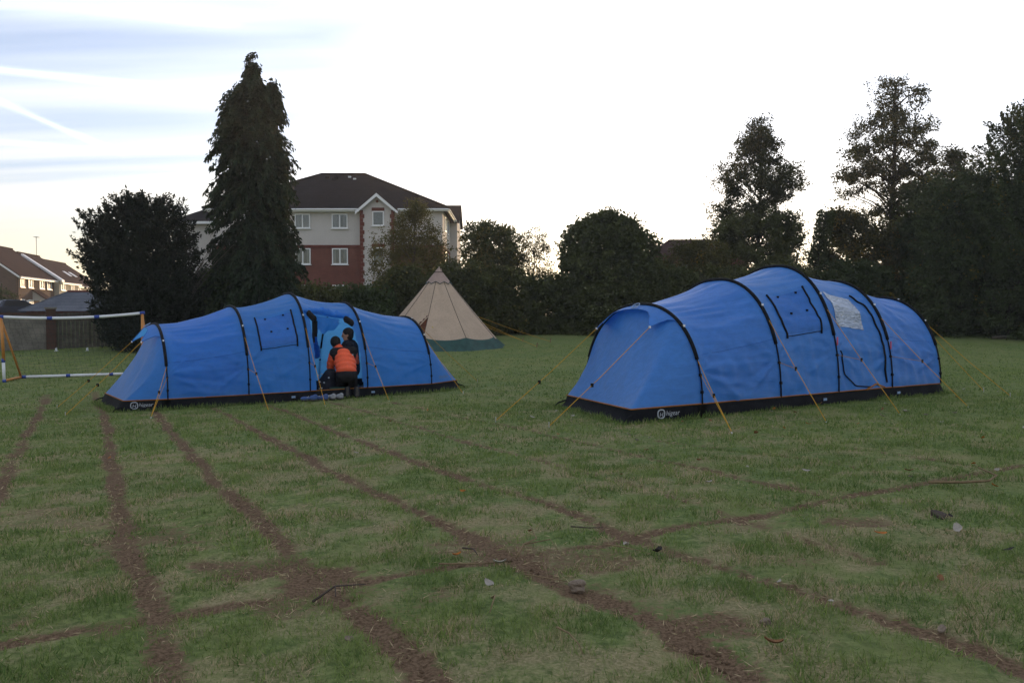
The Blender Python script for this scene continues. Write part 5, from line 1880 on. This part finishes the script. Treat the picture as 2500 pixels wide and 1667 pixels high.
# second person kneeling further inside, facing the first
p2x, p2y = -3.06, 15.05
p2 = person('person', 'person in dark clothes kneeling inside the tent behind the orange jacket', (p2x, p2y, G(p2x, p2y) + .03), R(104))
hc2, ch2 = Vector((0, 0, .48)), Vector((0, .04, .90))
hd2 = Vector((0, .08, 1.135))
sl2, sr2 = Vector((-.17, .05, .94)), Vector((.17, .05, .94))
bd = MB()
face(bd, hd2, (.1, 1, -.12), (0, .05, 1))
bd.cap(ch2 + Vector((0, .0, .06)), .060, hd2 - Vector((0, .02, .07)), .054)
bd.cap(hc2, .13, ch2, .14)
bd.cap(sl2, .058, sr2, .058)
arms = ((sl2, Vector((-.25, .10, .68)), Vector((-.14, .30, .58))), (sr2, Vector((.25, .10, .68)), Vector((.14, .30, .58))))
for a, b, c in arms:
    bd.cap(a, .050, b, .040)
    bd.cap(b, .040, c, .028)
legs = ((Vector((-.10, 0, .46)), Vector((-.13, .26, .09)), Vector((-.11, -.14, .08))), (Vector((.10, 0, .46)), Vector((.13, .26, .09)), Vector((.11, -.14, .08))))
for a, b, c in legs:
    bd.cap(a, .085, b, .06)
    bd.cap(b, .058, c, .04)
    bd.cap(c, .036, c + Vector((0, -.13, -.03)), .030)
hand(bd, arms[0][2], (.4, .8, -.3), (0, .3, .9))
hand(bd, arms[1][2], (-.4, .8, -.3), (0, .3, .9))
fuse(bd.build('body', M['skin'], p2, True), .011, 3)
eyes(hd2, (.1, 1, -.12), (0, .05, 1), p2)
tp2 = MB()
tp2.cap(hc2, .16, ch2 + Vector((0, 0, .0)), .165, 16)
tp2.cap(sl2, .080, sr2, .080, 14)
for a, b, c in arms:
    tp2.cap(a, .075, b, .062)
    tp2.cap(b, .062, c, .045)
fuse(tp2.build('jumper', M['navy'], p2, True), .013, 4)
tr2 = MB()
for a, b, c in legs:
    tr2.cap(a, .11, b, .078)
    tr2.cap(b, .078, c, .06)
fuse(tr2.build('trousers', M['black'], p2, True), .013, 4)
hr2 = MB()
hr2.ell(hd2 + Vector((0, -.016, .050)), (.096, .108, .094), None, 16, 12)
hr2.ell(hd2 + Vector((0, -.040, -.01)), (.093, .078, .095), None, 14, 10)
fuse(hr2.build('hair', M['hair'], p2, True), .011, 3)
for a, b, c in legs:
    fuse(MB().cap(c + Vector((0, .01, .0)), .046, c + Vector((0, -.15, -.03)), .040, 12).build('shoe', M['navy'], p2, True), .011, 3)

# bags inside the doorway
bgx, bgy = -3.46, 14.72
bg_ = MB()
bg_.cap((-.02, 0, .22), .17, (.06, .02, .40), .13, 14)
bg_.ell((.0, 0, .16), (.20, .17, .18), None, 14, 10)
bag = fuse(bg_.build('bag', M['navy'], None, True), .016, 5)
bag.location = (bgx, bgy, G(bgx, bgy) + .02)
tag(bag, 'dark stuffed bag with pale specks inside the open doorway', 'bag')
for k in range(9):
    a, z = random.uniform(-2.6, -.6), random.uniform(.12, .46)
    MB().ell((.175 * math.cos(a), .165 * math.sin(a), z), (.018, .012, .014), None, 8, 6).build('speck', M['print'], bag, True)
tub = MB()
tub.slab([(-.14, -.10, 0), (.14, -.10, 0), (.14, .10, 0), (-.14, .10, 0)], (0, 0, .13))
to = tub.build('storage_box', M['teal'], None)
to.location = (-3.24, 14.62, G(-3.24, 14.6) + .05)
to.rotation_euler[2] = R(20)
MB().box((0, 0, .142), (.30, .22, .024)).build('lid', M['teal'], to)
tag(to, 'small teal box on the tent floor beside the kneeling person', 'box')


def shoe(label, loc, rz, upper):
    r_ = thing('shoe', label, 'shoe', loc, rz, 'shoes left outside the tent door')
    u_ = MB()
    u_.ell((0, .09, .045), (.044, .085, .035), None, 12, 8)
    u_.ell((0, -.055, .055), (.038, .075, .048), None, 12, 8)
    u_.ell((0, -.085, .085), (.034, .042, .035), None, 10, 8)
    uo = fuse(u_.build('upper', upper, r_, True), .009, 2)
    s_ = MB()
    s_.ell((0, .085, .012), (.048, .095, .016), None, 12, 6)
    s_.ell((0, -.06, .014), (.042, .085, .018), None, 12, 6)
    fuse(s_.build('sole', M['sole'], r_, True), .008, 2)
    for k in range(3):
        MB().box((0, .03 + .022 * k, .079 - .006 * k), (.05, .007, .006)).build('lace', M['white'], uo)


M['shoeblue'] = simple('blue_trainer', (.05, .10, .26), .6)
M['shoegrey'] = simple('grey_trainer', (.30, .31, .33), .6)
for lab, x, y, rz, mt in (('blue trainer by the tent door, toe pointing left, outer of the pair', -3.58, 13.96, 100, 'shoeblue'), ('blue trainer by the tent door, nearer the guy rope', -3.40, 14.02, 84, 'shoeblue'),
                          ('grey and white trainer by the tent door, nearer the guy rope', -3.27, 14.13, 60, 'shoegrey'), ('grey and white trainer by the tent door, nearer the kneeling person', -3.16, 14.20, 75, 'shoegrey')):
    shoe(lab, (x, y, G(x, y) + .012), R(rz), M[mt])


# ---------------------------------------------------------------- odds and ends on the grass
def rock(name, label, x, y, r_, mat, sq=.7, seed=1):
    rr = np.random.default_rng(seed)
    mb_ = MB().ell((0, 0, 0), (1, 1, 1), None, 14, 10)
    V = []
    for v in mb_.v:
        v = np.array(v)
        k_ = 1 + .16 * math.sin(3.1 * v[0] + seed) + .14 * math.sin(4.3 * v[1] + 2 * seed) + .12 * math.sin(5.2 * v[2] + 1.7 * v[0])
        q = np.round(v * k_ * 2.2) / 2.2 * .35 + v * k_ * .65
        V.append((q[0] * r_ * 1.1, q[1] * r_ * .85, q[2] * r_ * sq))
    mb_.v = V
    o = mb_.build(name, mat, None)
    o.location = (x, y, G(x, y) + r_ * sq * .55)
    o.rotation_euler = (0.1, .15, seed)
    return tag(o, label, 'stone')


rock('stone', 'pale brown broken stone lying in the track crossing', .29, 3.47, .036, M['stone'], .8, 2)
for i, (x, y, r_, lab) in enumerate(((.98, 3.02, .020, 'small pale stone in the track below the broken stone'), (1.60, 2.90, .018, 'small grey stone in the right-hand track'), (2.52, 4.62, .040, 'dark lump of earth on the grass at the right'), (-.62, 2.95, .016, 'small stone beside the second track'))):
    rock('stone', lab, x, y, r_, M['twigdark'] if i == 2 else M['stone'], .6, 3 + i)


def leaf_geo(mb_, L, Wd, curl):
    nu = 6
    V = []
    for i in range(nu + 1):
        f = i / nu
        wd = Wd * math.sin(math.pi * min(f * .92 + .04, 1)) ** .8
        for s_ in (-1, 0, 1):
            V.append((s_ * wd * .5, L * (f - .5), curl * (abs(s_) * .35 + (2 * f - 1) ** 2 * .5) * L * .6 + .004))
    F_ = [(i * 3 + j, i * 3 + j + 1, i * 3 + 4 + j, i * 3 + 3 + j) for i in range(nu) for j in (0, 1)]
    return mb_.add(V, F_)


LEAVES = [  # x, y, length, material, label
    (-.06, 3.82, .085, 'leafpale', 'pale curled leaf near the twigs, left of the stone'), (-.10, 3.50, .075, 'leafpale', 'pale greenish leaf left of the broken stone'),
    (.60, 4.08, .075, 'leafpale', 'pale leaf right of the pile of twigs'), (.74, 3.95, .10, 'leafdark', 'grey dead leaf right of the track crossing'),
    (.93, 2.77, .085, 'leafbrown', 'tan dead leaf on the grass near the bottom edge'), (1.88, 3.43, .065, 'leafbrown', 'tan leaf on the grass at the right'),
    (1.30, 3.18, .05, 'leafpale', 'pale triangular leaf at the edge of the right-hand track'), (2.55, 4.55, .055, 'leafdark', 'dark leaf beside the earth lump'),
    (1.98, 4.20, .09, 'leaforange', 'yellow-orange leaf on the grass at the right'), (1.18, 3.44, .04, 'leafpale', 'small pale leaf on the inner edge of the right track'),
    (.10, 4.42, .05, 'leafbrown', 'brown scrap of leaf above the pile of twigs'), (-.28, 3.98, .06, 'leaforange', 'orange-brown leaf at the left end of the twigs'),
    (2.05, 2.62, .08, 'leaforange', 'reddish leaf at the bottom right'), (-.35, 5.6, .06, 'leaforange', 'orange leaf on the grass in the middle of the field'),
    (.85, 6.1, .06, 'leafbrown', 'brown leaf between two tracks in front of the right tent'), (1.25, 7.3, .06, 'leafbrown', 'brown leaf near the toe of the right tent'),
    (-3.9, 7.6, .06, 'leaforange', 'yellow leaf between the two leftmost tracks'), (2.45, 3.85, .07, 'leafdark', 'dark curled leaf right of the tan leaf'),
]
for i, (x, y, L, mt, lab) in enumerate(LEAVES):
    L *= .78
    o = leaf_geo(MB(), L, L * .6, random.uniform(.2, .7)).build('fallen_leaf', M[mt], None, True)
    o.location = (x, y, G(x, y) + .018)
    o.rotation_euler = (random.uniform(-.35, .35), random.uniform(-.35, .35), random.uniform(0, 6.28))
    tag(o, lab, 'leaf', 'fallen leaves on the grass')
proto = leaf_geo(MB(), .055, .035, .5).build('fallen_leaf', M['leafpale'], None, True)
protos = {'leafpale': proto.data}
for mt in ('leafbrown', 'leaforange'):
    d_ = proto.data.copy()
    d_.materials.clear()
    d_.materials.append(M[mt])
    protos[mt] = d_
WORD = {'leafpale': 'pale', 'leafbrown': 'brown', 'leaforange': 'orange'}
bpy.data.objects.remove(proto)
for k in range(58):
    if k < 44:
        x, y = rng.uniform(2.6, 9.5), rng.uniform(5.2, 13.5)
        if abs(x) > .62 * y:
            x = .55 * y * rng.random() + 1.0
    else:
        x, y = rng.uniform(-3, 3), rng.uniform(4, 12)
    mt = ('leafpale', 'leafpale', 'leafbrown', 'leaforange', 'leafpale')[k % 5]
    o = bpy.data.objects.new('fallen_leaf', protos[mt])
    COL.objects.link(o)
    o.location = (x, y, G(x, y) + .022)
    o.rotation_euler = (rng.uniform(-.5, .5), rng.uniform(-.5, .5), rng.uniform(0, 6.28))
    s_ = rng.uniform(.7, 1.5)
    o.scale = (s_, s_, s_)
    tag(o, 'small %s leaf scattered on the open grass' % WORD[mt], 'leaf', 'small %s leaves scattered over the grass' % WORD[mt])


def twig(label, pts, r_, mat, side=()):
    P_ = [Vector((x, y, G(x, y) + z)) for x, y, z in pts]
    o0 = P_[0].copy()
    mb_ = MB().tube([p - o0 for p in P_], [r_ * (1 - .6 * i / (len(P_) - 1)) for i in range(len(P_))], 5)
    for s_ in side:
        Q = [Vector((x, y, G(x, y) + z)) - o0 for x, y, z in s_]
        mb_.tube(Q, [r_ * .6, r_ * .45, r_ * .3][:len(Q)], 5)
    o = mb_.build('twig', M[mat], None, True)
    o.location = o0
    return tag(o, label, 'twig', 'twigs on the grass')


twig('forked dry twig standing up at the track crossing', [(.02, 3.95, .01), (.06, 4.05, .05), (.13, 4.12, .06), (.10, 4.25, .09)], .006, 'twig', [[(.06, 4.05, .05), (.20, 4.10, .06), (.24, 4.0, .02)]])
twig('long curved stick on the dark grass at the far right', [(2.95, 5.55, .02), (3.15, 5.47, .03), (3.35, 5.50, .03), (3.45, 5.58, .05), (3.42, 5.75, .08)], .012, 'twig')
twig('thin curved straw-coloured twig near the bottom edge', [(.17, 2.95, .03), (.21, 2.86, .04), (.24, 2.78, .03), (.245, 2.70, .03)], .004, 'twig')
twig('thin dry twig lying left of the forked twig', [(-.36, 3.86, .015), (-.2, 3.83, .02), (-.02, 3.86, .015)], .005, 'twig')
twig('bent grey twig in the track left of the forked twig', [(-.26, 4.12, .02), (-.2, 4.06, .03), (-.175, 3.98, .02)], .006, 'twigdark')
twig('dark twig right of the forked twig', [(.50, 4.12, .02), (.58, 4.02, .03), (.66, 3.98, .02)], .004, 'twig')
twig('dark stick above the pile of twigs', [(.34, 4.52, .02), (.44, 4.48, .02), (.52, 4.48, .02)], .005, 'twigdark')
twig('thin hooked root beside the broken stone', [(.14, 3.78, .02), (.155, 3.7, .04), (.165, 3.58, .02)], .004, 'twig')
twig('short pale twig upright below the twig pile', [(-.085, 3.30, .03), (-.07, 3.24, .06), (-.09, 3.15, .02)], .005, 'twig')
twig('dark root end at the left track crossing', [(-.86, 3.36, .01), (-.78, 3.44, .05), (-.66, 3.52, .03)], .006, 'twigdark', [[(-.78, 3.44, .05), (-.76, 3.36, .03)]])
twig('fine brown twig between twig pile and broken stone', [(.06, 3.66, .015), (.16, 3.58, .02), (.25, 3.52, .02)], .004, 'twig')
lg = MB().tube([(0, 0, 0), (.5, .05, .03), (1.1, .0, .0), (1.6, .08, .02)], [.07, .09, .08, .05], 8).build('log', M['palebark'], None, True)
MB().tube([(.6, .05, .05), (.75, .0, .22), (.8, .0, .30)], [.03, .02, .01], 6).build('branch_stub', M['palebark'], lg)
lg.location = (22.3, 36.6, G(22.3, 36.6) + .06)
tag(lg, 'pale fallen log at the foot of the right-hand shrubs', 'log')


# ---------------------------------------------------------------- thin haze added to lift the dark hedge, in place of lens flare
hz_ = MB().box((0, 550, 9), (1960, 1960, 21)).build('haze', None, None)
hz_.location = (0, 0, 0)
m, g, out = material('added_haze')
pv = g.n('ShaderNodeVolumePrincipled')
pv.inputs['Color'].default_value = (.93, .93, .92, 1)
pv.inputs['Density'].default_value = .00062
pv.inputs['Anisotropy'].default_value = .45
g.t.links.new(pv.outputs[0], out.inputs['Volume'])
hz_.data.materials.append(m)
tag(hz_, 'thin haze added over the whole field to lift the dark hedge', 'haze', kind='stuff')
